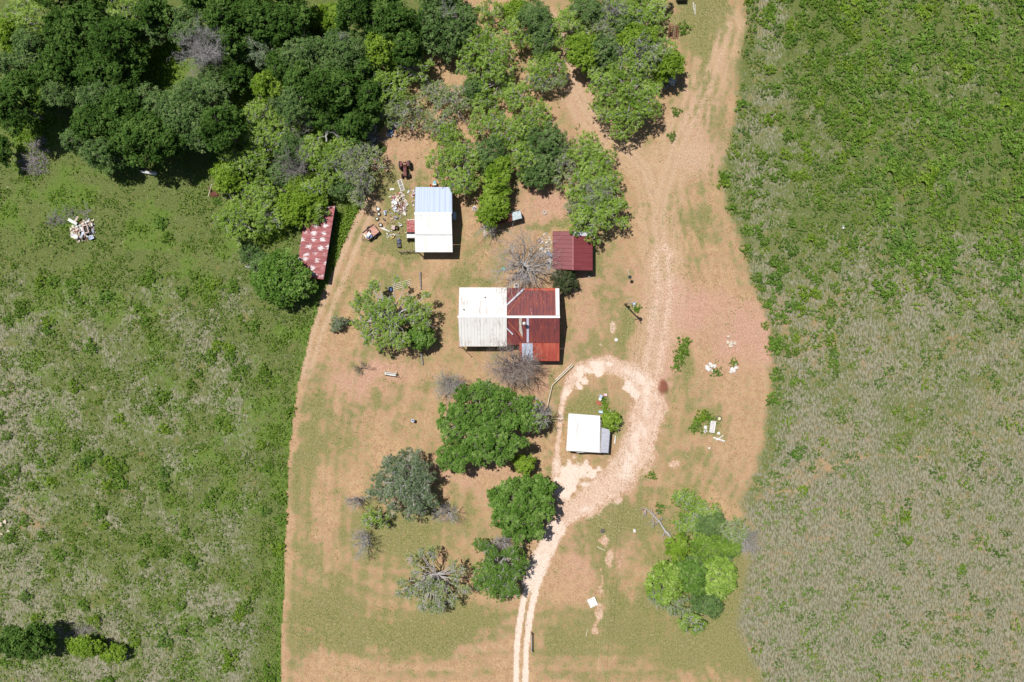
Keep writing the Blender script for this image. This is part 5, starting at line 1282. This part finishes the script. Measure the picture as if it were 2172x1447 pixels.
for kind, px, py, rx, ry, h, label in [
    ('oak', 110, -26, 60, 40, 9, 'sliver of dark crown at the top edge near the far left corner'),
    ('oak', 205, -24, 50, 36, 9, 'sliver of dark crown at the top edge left of the clearing'),
    ('oak', 420, -22, 56, 36, 11, 'sliver of dark crown at the top edge above the dead tree'),
    ('oak', 500, -28, 56, 40, 11, 'sliver of dark crown at the top edge above the domed grey tree'),
    ('oak', 590, -26, 56, 36, 11, 'sliver of dark crown at the top edge before the weedy gap'),
    ('oak', 800, -24, 56, 34, 11, 'sliver of dark crown at the top edge above the crisp bright tree'),
    ('olive', 935, -18, 60, 34, 8, 'top fringe of the olive thicket at the photo edge'),
    ('mesq', 1260, -20, 70, 30, 6, 'top edge fringe of feathery crowns over the dirt lane'),
    ('mesq', 1370, -22, 60, 30, 6, 'top edge fringe of feathery crowns near the dark vehicle'),
    ('olive', 10, 132, 36, 32, 6, 'grey-green tree on the left edge where the grassy lane begins'),
    ('oak', 250, 150, 34, 34, 9, 'dark oak bulging into the left side of the clearing'),
    ('olive', 300, 196, 34, 26, 6, 'low olive bush closing the bottom of the clearing'),
    ('olive', 446, 160, 34, 26, 6, 'low olive tree just below the dead grey tree'),
    ('oak', 590, 130, 36, 34, 9, 'dark oak between the grey domed tree and the broad olive trees'),
    ('oak', 560, 60, 36, 30, 10, 'dark oak directly above the grey domed tree'),
    ('oak', 770, 150, 30, 36, 8, 'dark oak squeezed beside the crisp bright round tree'),
    ('olive', 590, 214, 26, 22, 6, 'dark green bush below the compact lime tree'),
    ('olive', 100, 214, 28, 26, 5, 'low bush on the right bank of the grassy lane'),
    ('olive', 150, 292, 30, 26, 6, 'low olive bush at the lane end of the wood'),
    ('lime', 8, 70, 24, 40, 7, 'bright fringe of crown on the left edge below the corner')]:
    tree(kind, px, py, rx, ry, h, label, name='tree')
# yard trees
tree('mesq', 832, 668, 100, 90, 7.5, 'large open yard tree with pale limbs left of the farmhouse', name='mesquite_tree', cover=.9, twigs=8, base=(838, 660),
     lobes=[(770, 622, 22), (788, 606, 20), (763, 648, 24), (785, 650, 22), (762, 688, 22), (782, 712, 22), (806, 734, 18), (806, 690, 20), (830, 712, 20), (828, 650, 22), (846, 676, 24), (812, 640, 18),
            (856, 720, 18), (870, 640, 20), (884, 652, 24), (903, 622, 12), (878, 682, 24), (858, 604, 8), (836, 590, 9), (900, 690, 14), (840, 730, 16), (800, 668, 20), (905, 655, 14)])
tree('leafy', 889, 716, 34, 28, 4.5, 'round dense green tree at the lower right of the open yard tree', name='round_tree')
tree('sage', 714, 686, 22, 20, 2.6, 'grey-green bush beside the dark framed swing', name='shrub', cat='shrub')
tree('bronze', 1197, 594, 31, 28, 4, 'dark bronze-green tree between maroon shed and farmhouse', name='bronze_tree')
tree('leafy', 1035, 905, 115, 95, 9, 'largest leafy green yard tree below the farmhouse', name='shade_tree', cover=.95, base=(1042, 910), twigs=5,
     lobes=[(985, 850, 26), (1012, 832, 22), (1045, 842, 28), (1080, 842, 26), (1108, 858, 22), (962, 880, 28), (942, 902, 20), (955, 925, 22), (995, 890, 32), (1035, 885, 34), (1075, 885, 32), (1110, 895, 24), (1000, 935, 30),
            (1040, 930, 34), (1080, 935, 30), (945, 965, 26), (962, 985, 24), (1000, 970, 24), (1030, 965, 24), (1065, 965, 22), (975, 955, 22), (1100, 940, 20), (938, 985, 18), (1034, 820, 10)])
tree('mesq', 1133, 884, 30, 42, 7, 'half-dead grey limbed tree at the right of the largest tree', name='dying_tree', twigs=12, cover=.6)
tree('lime', 1113, 986, 24, 22, 5, 'small lime tree below right of the largest tree', name='small_tree')
tree('sage', 858, 1030, 80, 75, 7.5, 'wide grey-green yard tree at the lower left', name='sage_tree', cover=.9, base=(862, 1030),
     lobes=[(850, 970, 18), (872, 966, 22), (822, 985, 20), (845, 1000, 26), (885, 995, 24), (905, 1010, 20), (810, 1015, 22), (850, 1035, 28), (885, 1030, 26), (905, 1050, 22), (825, 1055, 24), (795, 1045, 16), (862, 1070, 24),
            (890, 1078, 20), (915, 1075, 14), (835, 1085, 14), (778, 1052, 12), (870, 1095, 14)])
tree('mesq', 792, 1102, 34, 26, 4.5, 'small thin yard tree below the wide grey-green tree', name='small_tree', cover=.75, twigs=8)
tree('leafy', 1106, 1078, 76, 64, 8, 'dense leafy yard tree overhanging the gravel drive', name='shade_tree', cover=1.0,
     lobes=[(1060, 1045, 20), (1085, 1030, 20), (1118, 1028, 22), (1145, 1032, 22), (1165, 1048, 16), (1052, 1075, 18), (1075, 1070, 28), (1110, 1065, 30), (1145, 1062, 26), (1065, 1100, 22), (1095, 1100, 28), (1130, 1098, 26),
            (1158, 1085, 18), (1085, 1128, 20), (1115, 1135, 22), (1140, 1125, 18), (1045, 1055, 12), (1100, 1148, 12)])
tree('mesq', 1060, 1208, 60, 64, 7, 'dense round yard tree beside the two-track drive', name='round_tree', cover=1.6, twigs=5, leafm='leafy',
     lobes=[(1020, 1165, 18), (1045, 1180, 22), (1085, 1178, 20), (1105, 1195, 18), (1025, 1205, 26), (1060, 1210, 30), (1092, 1218, 22), (1015, 1235, 20), (1045, 1245, 26), (1080, 1248, 22), (1060, 1268, 14), (1100, 1170, 14), (1095, 1265, 10)])
tree('pale', 920, 1232, 82, 72, 6.5, 'thin pale yard tree with radiating bare limbs at the bottom', name='mesquite_tree', cover=1.0, twigs=14, base=(925, 1212),
     lobes=[(870, 1195, 16), (890, 1175, 12), (915, 1178, 14), (875, 1220, 16), (850, 1245, 18), (872, 1260, 20), (905, 1235, 22), (935, 1250, 24), (965, 1235, 18), (985, 1255, 16), (900, 1280, 20), (935, 1285, 22), (960, 1275, 16),
            (920, 1302, 14), (955, 1200, 16), (975, 1210, 12), (840, 1268, 10)])
tree('lime', 1296, 894, 23, 23, 3.2, 'bright bush against the right side of the white garage', name='shrub', cat='shrub')
# lower right thicket
W4 = 'thicket at the lower right of the yard'
for kind, px, py, rx, ry, h, label, nm in [
    ('mesq', 1458, 1062, 30, 20, 1.8, 'low bright bush at the head of the lower thicket', 'shrub'),
    ('weed', 1490, 1082, 40, 18, 1.4, 'low spreading bush right of the thicket head', 'shrub'),
    ('lime', 1440, 1165, 24, 27, 4, 'compact lime tree beside the fallen grey trunk', 'small_tree'),
    ('leafy', 1412, 1244, 38, 40, 5, 'feathery green tree at the left of the lower thicket', 'scrub_tree'),
    ('leafy', 1530, 1232, 36, 40, 5.5, 'green tree with the widest crown right in the thicket', 'scrub_tree'),
    ('leafy', 1476, 1232, 28, 36, 5, 'green tree in the centre of the lower thicket', 'scrub_tree'),
    ('olive', 1480, 1196, 28, 18, 3, 'grey-green bush above the thicket centre', 'shrub'),
    ('olive', 1508, 1284, 34, 28, 4.5, 'deep green tree at the lower right of the thicket', 'scrub_tree'),
    ('mesq', 1468, 1328, 34, 20, 3.5, 'yellow-green bush at the bottom tip of the thicket', 'shrub'),
    ('pale', 1440, 1290, 34, 24, 3.5, 'pale twiggy bush in the lower left thicket', 'shrub'),
    ('pale', 1562, 1132, 32, 30, 4, 'grey twigged tree bulging into the right field', 'scrub_tree'),
    ('leafy', 1550, 1160, 30, 22, 3.4, 'green bush between grey twigs and the oval bush', 'shrub'),
    ('olive', 1540, 1176, 20, 15, 3, 'smooth dark green oval bush in the thicket', 'shrub'),
    ('olive', 1510, 1116, 36, 26, 1.6, 'grey-brown brambles in the upper thicket', 'shrub'),
    ('leafy', 1500, 1168, 34, 28, 3.6, 'green filling bush in the middle of the lower thicket', 'shrub'),
    ('leafy', 1444, 1208, 26, 20, 3, 'green bush between the compact lime tree and the feathery one', 'shrub'),
    ('weed', 1462, 1112, 34, 26, 1.2, 'low green weeds bush left of the brambles', 'shrub')]:
    tree(kind if kind in KIND else 'mesq', px, py, rx * 1.1, ry * 1.1, h * 1.15, label, name=nm, cat='shrub' if nm == 'shrub' else 'tree', group=W4, cover=1.0 if kind == 'leafy' else 1.3, twigs=7, leafm={1412: 'mesq', 1530: 'mesq', 1500: 'weed', 1550: 'weed'}.get(px))
tree('oak', 40, 1368, 62, 40, 8, 'dark tree cut by the bottom left corner', name='oak_tree')
tree('lime', 178, 1376, 46, 22, 4, 'bright yellow-green tree at the bottom left', name='scrub_tree')
tree('lime', 236, 1392, 30, 18, 3, 'small bright bush right of the bottom left bright tree', name='shrub', cat='shrub')
tree('oak', 2, 318, 14, 34, 5, 'narrow dark crown on the left photo edge beside the dead brush', name='scrub_tree')
# dead and leafless trees
for px, py, rx, ry, h, label, kw in [
    (440, 106, 44, 44, 9, 'dead grey tree standing in the upper wood', dict(mat=PALEW, limbs=10, kids=2, depth=4)),
    (952, 34, 18, 24, 8.6, 'dead grey twigs rising from the olive thicket', dict(mat=PALEW, limbs=9)),
    (733, 84, 14, 14, 10.4, 'small dead grey top among the broad olive trees', dict(mat=PALEW, limbs=6)),
    (628, 352, 36, 34, 5.5, 'dead grey tree with long trunk in the middle belt', dict(limbs=9, kids=3)),
    (745, 345, 34, 32, 6.4, 'dead limbed tree beside the curved hoop', dict(mat=PALEW, limbs=9)),
    (640, 268, 34, 20, 4, 'dead brown brush below the dark wood shade', dict(limbs=8)),
    (772, 390, 18, 32, 6.3, 'leafless tree casting the crooked shadow on the track', dict(base=(776, 380), limbs=8)),
    (968, 318, 26, 18, 3, 'leafless grey brush above the barn', dict(limbs=8)),
    (1192, 306, 22, 20, 3.5, 'dead brown bush in the sparse thicket', dict(mat=BARK, limbs=9, kids=3)),
    (1268, 404, 34, 26, 6.8, 'fan of dead brown limbs above the maroon shed', dict(mat=PALEW, limbs=11, base=(1262, 430))),
    (1300, 24, 34, 26, 7, 'leafless grey tree at the top edge right of the lane', dict(mat=PALEW, limbs=9)),
    (1358, 118, 46, 34, 8, 'grey leafless limbs in the right-hand cluster', dict(mat=PALEW, limbs=11)),
    (1110, 556, 64, 60, 7, 'large leafless grey tree above the farmhouse', dict(base=(1110, 566), limbs=12, kids=3, trunk=.26, mat=PALEW)),
    (1086, 774, 60, 46, 7, 'purplish leafless tree hanging over the farmhouse porch', dict(base=(1094, 778), limbs=18, kids=4, depth=3, mat=pm('brown_grey_twigs', (150, 136, 128), (186, 172, 164), 6, .9))),
    (953, 814, 32, 28, 3.5, 'small leafless bush tree on bare yard above the largest tree', dict(mat=PALEW, limbs=12, kids=3)),
    (763, 781, 24, 12, 1.6, 'tiny dark leafless sapling in the left yard', dict(limbs=5, mat=BARK)),
    (948, 1088, 30, 20, 3.5, 'leafless grey branches right of the wide grey-green tree', dict(mat=PALEW, limbs=9)),
    (768, 1150, 22, 34, 4.5, 'pale leafless tree below the small thin yard tree', dict(mat=PALEW, base=(776, 1138), limbs=9, kids=3)),
    (752, 1062, 24, 14, 4, 'pale leafless twigs left of the wide grey-green tree', dict(mat=PALEW, limbs=8, kids=3)),
    (1064, 1152, 28, 18, 5, 'grey leafless twigs between the two leafy drive trees', dict(mat=PALEW, limbs=9, kids=3)),
    (1150, 880, 24, 26, 7.5, 'bare pale limbs at the right edge of the largest tree', dict(mat=PALEW, limbs=8)),
    (1395, 1262, 22, 20, 5, 'pale leafless twigs at the left of the lower thicket', dict(mat=PALEW, limbs=8)),
    (1582, 1148, 22, 26, 3.5, 'whitish leafless bush bulging into the right field', dict(mat=PALEW, limbs=12, kids=3)),
    (1030, 492, 20, 14, 4, 'leafless grey branches below the brightest lime tree', dict(mat=PALEW, limbs=7, base=(1050, 470))),
    (1420, 150, 22, 10, 4.5, 'leaning bare branch above the white metal rubbish', dict(mat=PALEW, limbs=5))]:
    bare_tree(px, py, rx, ry, h, label, **kw)
# fallen trunks and brush piles
def fallen(label, pts, r, seed, mat=PALEW):
    rnd = random.Random(seed); segs = []; p3 = [np.array([*G(x, y)[:2], z]) for x, y, z in pts]
    for i, (a, b) in enumerate(zip(p3[:-1], p3[1:])):
        curve(segs, a, b, r * (1 - i / len(p3)) + .03, r * (1 - (i + 1) / len(p3)) + .03, rnd, 2, .08)
        for _ in range(3):
            d = np.array([rnd.gauss(0, 1), rnd.gauss(0, 1), abs(rnd.gauss(.2, .3))]); d /= np.linalg.norm(d); grow(segs, b, d, rnd.uniform(.7, 1.8), r * .35, 1, rnd, .6, 2)
    V, F = seg_mesh(segs, 6); o = p3[0] * np.array([1, 1, 0]); me = npmesh('fallen_tree', V - o, 4, mat, faces=F, smooth=True); ob = link(bpy.data.objects.new('fallen_tree', me)); ob.location = o; tag(ob, label, 'fallen tree')
fallen('long fallen grey trunk pointing up left from the lower thicket', [(1426, 1150, .2), (1410, 1125, .4), (1398, 1105, .5), (1385, 1092, .5), (1370, 1078, .6)], .2, 1)
fallen('curved pale dead limb forming a hoop in the middle belt', [(704, 312, 3.5), (703, 302, 3.8), (708, 295, 4), (716, 295, 3.9), (722, 298, 3.6)], .14, 2)
fallen('dark leaning dead limb in the open scrub above the barn', [(964, 232, 2.5), (972, 246, 1.8), (980, 252, 1.2), (990, 266, .3)], .16, 3, BARK)
fallen('pale crooked limb hanging at the dirt lane', [(872, 150, 2.5), (878, 160, 1.8), (882, 172, 1), (892, 178, .3)], .1, 4)
fallen('pale fallen trunk above the rusty flaking shed', [(594, 382, 1.2), (606, 392, 1), (612, 404, .6), (610, 424, .3)], .16, 5)
fallen('pair of grey rails of deadwood left of the big round tree', [(522, 566, .3), (532, 568, .35), (544, 570, .4)], .1, 6)
def brush(label, px, py, rx, ry, n, seed, mat=None, h=.7):
    rnd = random.Random(seed); segs = []
    for _ in range(n):
        a = rnd.uniform(0, 6.28); q = math.sqrt(rnd.random()); p = np.array([*G(px + rx * q * math.cos(a), py + ry * q * math.sin(a))[:2], rnd.uniform(.05, h * (1.1 - q))])
        d = np.array([rnd.gauss(0, 1), rnd.gauss(0, 1), rnd.gauss(0, .25)]); d /= np.linalg.norm(d); grow(segs, p, d, rnd.uniform(.5, 1.3), .03, 1, rnd, .5, 2, .015)
    V, F = seg_mesh(segs, 3); V[:, 2] = np.maximum(V[:, 2], .02); o = np.array([*G(px, py)[:2], 0]); me = npmesh('brush_pile', V - o, 4, mat or pm('purplish_twigs', (158, 146, 150), (188, 176, 180), 6, .9), faces=F)
    ob = link(bpy.data.objects.new('brush_pile', me)); ob.location = o; tag(ob, label, 'brush pile')
brush('grey dead brush pile near the left photo edge, upper half', 84, 312, 16, 20, 110, 1, h=1)
brush('grey dead brush pile near the left photo edge, lower half', 72, 348, 28, 24, 190, 2, h=1)
brush('small dead brush left of the field rubble heap', 118, 468, 14, 9, 70, 3, DEADW)
brush('small dead brush above the field rubble heap', 150, 452, 12, 10, 40, 4, DEADW)
brush('dead brush right of the seedling above the rubble heap', 186, 452, 9, 9, 24, 5, DEADW)
brush('thin dead brush at the bottom left above the bright tree', 175, 1340, 34, 10, 90, 6, DEADW)
brush('pale heap of cut branches at the wood edge', 795, 290, 9, 14, 60, 7, PALEW, .9)
brush('dead vine tangle under the right part of the thicket', 985, 320, 20, 14, 60, 8)
brush('dry brush in the dim gap between belt trees', 495, 396, 14, 12, 50, 9, DEADW)

# ---------------------------------------------------------------- shrubs and weeds of the fields
def shrub_mesh(seed, kind='weed', r=1.0, hh=.65, nt=40, nl=11):
    rs = np.random.RandomState(seed); tr = .24
    a = rs.rand(nt) * 6.283; q = np.sqrt(rs.rand(nt)); lob = 1 + .28 * np.sin(a * 3 + seed) + .15 * np.sin(a * 5 + seed * 2)
    c = np.stack([q * np.cos(a) * lob * r, q * np.sin(a) * lob * r, hh * (1 - .6 * q * q) * rs.uniform(.6, 1, nt)], 1)
    idx = np.repeat(np.arange(nt), nl); N = len(idx); off = rs.normal(size=(N, 3)); off /= np.linalg.norm(off, axis=1, keepdims=True); off *= rs.rand(N, 1) ** .5 * tr * np.array([1, 1, .6])
    V = c[idx] + off; V[:, 2] = np.maximum(V[:, 2], .04)
    Q = leaf_quads(V, off * 2 + np.array([0, 0, .6]) + rs.normal(0, .45, (N, 3)), rs.uniform(.07, .14, N), rs)
    tone = np.clip(.5 + rs.normal(0, .15, nt)[idx] + rs.normal(0, .1, N), 0, 1); return Q, tone
SH = [shrub_mesh(i) for i in range(7)]
SHS = [shrub_mesh(20 + i, nt=20, nl=9, hh=.55) for i in range(9)]
SHM = {}
for i, (Q, tn) in enumerate(SH):
    for k in ('lime', 'shrub', 'weed', 'leafy'): SHM[(i, k)] = npmesh('shrub', Q, 4, LEAF[k], attr=tn)
rnd = random.Random(77)
cand = []
def dens_right(px, py):
    e = float(fbm(np.array([px]), np.array([py]), 90, 601, 3)[0] - .5) * 190
    t = np.array(px + (400 - py) * .2 + e)
    return float(sstep(t, 1600, 1960) * sstep(np.array(690 + (px - 1900) * .08 - py + e), -160, 380))
tries = 0
while len(cand) < 2000 and tries < 40000:
    tries += 1
    px, py = rnd.uniform(1530, 2250), rnd.uniform(-40, 1500)
    A_ = np.array([px]); B_ = np.array([py])
    if poly_sd(A_, B_, YARD)[0] > -8: continue
    d = dens_right(px, py); cl = vnoise(A_, B_, 50, 401)[0]
    pr = max(d, .8 * (py < 800) * (px < 1800) + .22 * (py < 700) + .34 * (cl > .45) + .12)
    if rnd.random() > pr: continue
    r = rnd.choice([rnd.uniform(.6, 1.1), rnd.uniform(.9, 1.6), rnd.uniform(1.2, 2.0)]) if d > .5 else rnd.choice([rnd.uniform(.4, .8), rnd.uniform(.5, 1.0), rnd.uniform(.8, 1.4)]) if d > .3 else rnd.choice([rnd.uniform(.25, .5), rnd.uniform(.35, .7), rnd.uniform(.6, 1.15)]) * (1.0 if py < 800 else .85)
    if px < 1800 and py < 800: r = rnd.uniform(.55, 1.15)
    if any(abs(px - c[0]) < 40 and math.hypot(px - c[0], py - c[1]) * S < (r + c[2]) * (.58 if d > .5 else .74 if d > .3 else .85) for c in cand): continue
    cand.append((px, py, r * 1.2, d))
for px, py, r in [(1645, 590, 1.5), (1650, 605, 1.3), (1652, 728, 1.7), (1640, 740, 1.3), (1626, 690, .8), (1642, 555, 1.2), (1660, 570, 1.1), (1540, 372, 1.1), (1536, 386, 1.2), (1625, 38, 1.8), (1640, 30, 1.5), (1760, 15, 1.4), (1684, 82, 1.2), (1912, 540, 1.9), (2000, 565, 2.0), (1640, 848, 1.2), (1686, 812, .9), (1690, 962, 1.3), (1705, 1040, 1.1), (1920, 1095, 1.3), (1928, 1148, 1.0), (2040, 1210, 1.1)]:
    cand.append((px, py, r, 2))
lc = []
while len(lc) < 620:
    px, py = rnd.uniform(-20, 640), rnd.uniform(560, 1460)
    A_ = np.array([px]); B_ = np.array([py])
    if poly_sd(A_, B_, YARD)[0] > -10 or (px > 500 and py < 660): continue
    if vnoise(A_, B_, 46, 402)[0] < .36 or rnd.random() > .5: continue
    r = rnd.choice([rnd.uniform(.3, .6), rnd.uniform(.4, .8), rnd.uniform(.7, 1.4)])
    if any(math.hypot(px - c[0], py - c[1]) * S < (r + c[2]) * .5 for c in lc): continue
    lc.append((px, py, r, 0))
cand.sort(key=lambda c: -c[2] - (1 if c[3] == 2 else 0))
cand.sort(key=lambda c: -c[2] - (1 if c[3] == 2 else 0) + rnd.random() * .5)
ind = [c for c in cand if c[3] == 2] + [c for c in cand if c[3] != 2 and c[0] < 1820 and c[1] < 820][:110]
ind += [c for c in cand if c not in ind][:60]
rest = [c for c in cand if c not in ind and rnd.random() < .78]
def put(px, py, r, label, group, lime=.6):
    o = bpy.data.objects.new('field_shrub', SHM[(rnd.randrange(7), rnd.choices(('lime', 'shrub', 'weed', 'leafy'), (lime * .5, .9, .2, .15))[0])]); C.objects.link(o)
    o.location = (*P(px, py, .5)[:2], relief(np.array([px]), np.array([py]))[0]); o.rotation_euler = (0, 0, rnd.uniform(0, 6.28)); o.scale = (r, r * rnd.uniform(.8, 1.1), min(r, 1.3) * rnd.uniform(.7, 1.1))
    tag(o, label, 'shrub', group)
for px, py, r, d in ind: put(px, py, r, 'rounded green shrub in the rough field right of the yard', 'green shrubs scattered over the right field')
lc.sort(key=lambda c: -c[2])
for px, py, r, d in lc[:100]: put(px, py, r, 'low green shrub in the weedy field left of the yard', 'low shrubs in the left field', .7)
# island bushes with labels of their own
for px, py, r, lb in [(1452, 728, 1.1, 'top bush of the green row between the two dirt tracks'), (1447, 745, 1.2, 'second bush of the green row between the dirt tracks'), (1441, 762, 1.1, 'third bush of the green row between the dirt tracks'), (1434, 780, .9, 'bottom bush of the green row between the dirt tracks'),
                      (1521, 792, .9, 'green bush right of the left white slabs'), (1557, 769, .9, 'bright bush above the right white slabs'), (1484, 888, 1.1, 'upper bush left of the slatted bench'), (1478, 905, 1.2, 'lower bush left of the slatted bench'),
                      (1495, 882, 1.0, 'bush above the small white stake'), (1508, 885, .9, 'bush left of the round cream cap'), (1284, 852, .8, 'narrow bush between the barrels and the garage'), (1283, 866, .8, 'bush touching the pale blue cooler'), (1352, 653, .8, 'bright plant at the foot of the power pole'),
                      (1383, 1010, .9, 'small lone bush near the bare round patch'), (1425, 288, .9, 'small bush left of the main track below the cluster'), (1452, 58, 1.1, 'small bush right of the rusty slatted rack'), (1435, 235, .9, 'bush on the grass edge right of the cluster'), (808, 315, .9, 'round bush beside the white bucket'),
                      (460, 424, .9, 'small bush under the rusty metal frame'), (340, 470, 1.2, 'lone bush in the grass right of the rubble heap'), (352, 505, 1.2, 'bright low bush right of the field rubble heap'), (1400, 1080, .9, 'low bush above the fallen grey trunk')]:
    put(px, py, r, lb, 'separate small bushes about the yard', .5)
def merged(name, lst, mat_k, label, seed):
    rs = np.random.RandomState(seed); Vs, Ts = [], []
    for px, py, r, d in lst:
        Q, tn = SHS[rs.randint(9)]; a = rs.rand() * 6.28; c_, s_ = math.cos(a), math.sin(a); x, y, _ = G(px, py)
        M = Q * np.array([r, r, min(r, 1.2)]); M = np.stack([M[:, 0] * c_ - M[:, 1] * s_ + x, M[:, 0] * s_ + M[:, 1] * c_ + y, M[:, 2] + .02], 1)
        Vs.append(M); Ts.append(np.clip(tn + rs.normal(0, .08), 0, 1))
    me = npmesh(name, np.concatenate(Vs), 4, LEAF[mat_k], attr=np.concatenate(Ts)); o = link(bpy.data.objects.new(name, me)); tag(o, label, 'undergrowth', kind='stuff')
rnd.shuffle(rest)
merged('undergrowth', rest[::3], 'shrub', 'dense green scrub spread over the upper right field', 5)
merged('bright_undergrowth', rest[1::3], 'lime', 'brighter yellow-green scrub among the upper right field scrub', 6)
merged('dull_undergrowth', rest[2::3], 'leafy', 'deeper green scrub among the upper right field scrub', 7)
lrest = lc[100:]; rnd.shuffle(lrest)
merged('low_undergrowth', lrest[::2], 'weed', 'small leafy clumps spread over the left field', 8)
merged('bright_low_undergrowth', lrest[1::2], 'lime', 'small brighter leafy clumps spread over the left field', 9)
# weeds and stalks: leaf sprays over the rough ground
def spray(name, N, box, dens, size, hmax, mat_k, seed, label, tall=1.0):
    rs = np.random.RandomState(seed); x0, x1, y0, y1 = box; px = rs.uniform(x0, x1, N); py = rs.uniform(y0, y1, N)
    keep = rs.rand(N) < dens(px, py); px, py = px[keep], py[keep]; n = len(px)
    k = 3; idx = np.repeat(np.arange(n), k)
    pos = np.stack([(px[idx] - 1086) * S + rs.normal(0, .12, n * k), (723.5 - py[idx]) * S + rs.normal(0, .12, n * k), relief(px, py)[idx] + rs.uniform(.03, hmax, n * k)], 1)
    nr = np.stack([rs.normal(0, tall, n * k), rs.normal(0, tall, n * k), np.ones(n * k)], 1)
    V = leaf_quads(pos, nr, rs.uniform(size[0], size[1], n * k), rs)
    tone = np.clip(.25 + .5 * fbm(px, py, 26, seed, 3)[idx] + rs.normal(0, .14, n * k), 0, 1)
    me = npmesh(name, V, 4, LEAF[mat_k], attr=tone); o = link(bpy.data.objects.new(name, me)); tag(o, label, 'weeds', kind='stuff')
def d_left(px, py):
    sd = poly_sd(px, py, YARD); m = fbm(px, py, 34, 501, 3)
    return (sd < -1) * (.15 + .85 * sstep(m, .42, .62) + .5 * (sd > -26)) * (1 - .0 * px)
def d_dead(px, py):
    sd = poly_sd(px, py, YARD); m = fbm(px, py, 20, 511, 3)
    return (sd < -6) * sstep(m, .46, .64) * sstep(py, 540, 660)
def d_right(px, py):
    sd = poly_sd(px, py, YARD); m = fbm(px, py, 30, 521, 3)
    return (sd < -1) * (.12 + .88 * sstep(m, .5, .66)) * (.35 + .65 * sstep(py, 700, 300) * sstep(px, 1600, 1800))
spray('weeds', 46000, (-60, 760, 250, 1500), d_left, (.09, .2), .38, 'weed', 51, 'leafy weeds covering the field left of the yard')
spray('bright_weeds', 22000, (-60, 760, 250, 1500), lambda a, b: d_left(a, b) * sstep(fbm(a, b, 50, 81), .5, .62), (.09, .19), .45, 'lime', 52, 'bright green weed patches in the left field')
spray('dry_weeds', 14000, (-60, 620, 540, 1500), d_dead, (.06, .15), .4, 'straw', 53, 'dead grey stalks among the left field weeds', 2)
spray('field_weeds', 26000, (1530, 2260, -60, 1500), d_right, (.08, .18), .3, 'weed', 54, 'leafy weeds covering the field right of the yard')
def d_dr(px, py):
    sd = poly_sd(px, py, YARD); m = fbm(px, py, 18, 531, 3); return (sd < -6) * sstep(m, .42, .62)
spray('dry_grass', 20000, (1560, 2260, -60, 1500), d_dr, (.05, .13), .25, 'straw', 55, 'dead grey grass stalks over the right field', 2)
def d_yard(px, py): return (poly_sd(px, py, YARD) > 2) * (.25 + .75 * sstep(fbm(px, py, 26, 541, 3), .45, .6))
spray('leaf_litter', 26000, (590, 1640, 0, 1460), d_yard, (.03, .08), .04, 'straw', 58, 'dry leaf litter and stubble strewn over the mown yard', .6)
def d_turf(px, py): return (poly_sd(px, py, YARD) > 2) * sstep(fbm(px, py, 40, 551, 3) + .35 * np.maximum.reduce([blob(px, py, a, b, c, d) for a, b, c, d in STRONG]), .56, .72) * (wloop(px, py) < -.3)
spray('grass_tufts', 30000, (590, 1600, 0, 1460), d_turf, (.04, .1), .1, 'weed', 59, 'short green grass tufts growing in the mown yard', .8)
def pebbles(N, seed):
    rs = np.random.RandomState(seed); px = rs.uniform(0, 2200, N); py = rs.uniform(0, 1450, N); r = rs.uniform(.03, .085, N)
    x = (px - 1086) * S; y = (723.5 - py) * S; z = relief(px, py); V = []
    for k in range(N):
        a = rs.rand() * 6.28; c = [(x[k] + r[k] * math.cos(a + i * 1.571) * (1.3 if i % 2 else .9), y[k] + r[k] * math.sin(a + i * 1.571)) for i in range(4)]
        t = (x[k], y[k], z[k] + r[k] * .9 + .02)
        for i in range(4): V += [(*c[i], z[k]), (*c[(i + 1) % 4], z[k]), t]
    me = npmesh('pebbles', np.array(V), 3, pm('pebble_stone', (226, 212, 186), (190, 172, 150), 3, .9)); o = link(bpy.data.objects.new('pebbles', me)); tag(o, 'small pale stones scattered over yard and fields', 'stones', kind='stuff')
pebbles(1500, 61)
def d_wood(px, py):
    return np.maximum.reduce([blob(px, py, 330, 140, 60, 60), blob(px, py, 70, 260, 40, 120), blob(px, py, 520, 250, 30, 50), blob(px, py, 640, 290, 40, 30), blob(px, py, 690, 40, 50, 30), blob(px, py, 560, 480, 60, 40), blob(px, py, 735, 480, 24, 90, .25), blob(px, py, 640, 330, 160, 120) * .7])
spray('clearing_weeds', 60000, (0, 800, 0, 620), lambda a, b: d_wood(a, b) * (poly_sd(a, b, YARD) < -1), (.1, .22), .6, 'lime', 56, 'bright weeds in the clearings between the wood trees')
def d_thin(px, py):
    return np.maximum.reduce([blob(px, py, 1480, 1110, 90, 60), blob(px, py, 1480, 1240, 90, 90) * .8, blob(px, py, 1450, 745, 14, 40, .2), blob(px, py, 1495, 900, 34, 24) * .8, blob(px, py, 1515, 780, 14, 20), blob(px, py, 1245, 300, 60, 50) * .5, blob(px, py, 960, 180, 120, 120) * .35 * (vnoise(px, py, 22, 9) > .5), blob(px, py, 1110, 200, 90, 120) * .3 * (vnoise(px, py, 22, 19) > .5)])
spray('thicket_weeds', 20000, (850, 1620, 60, 1400), d_thin, (.08, .18), .4, 'weed', 57, 'green undergrowth in and around the thickets')
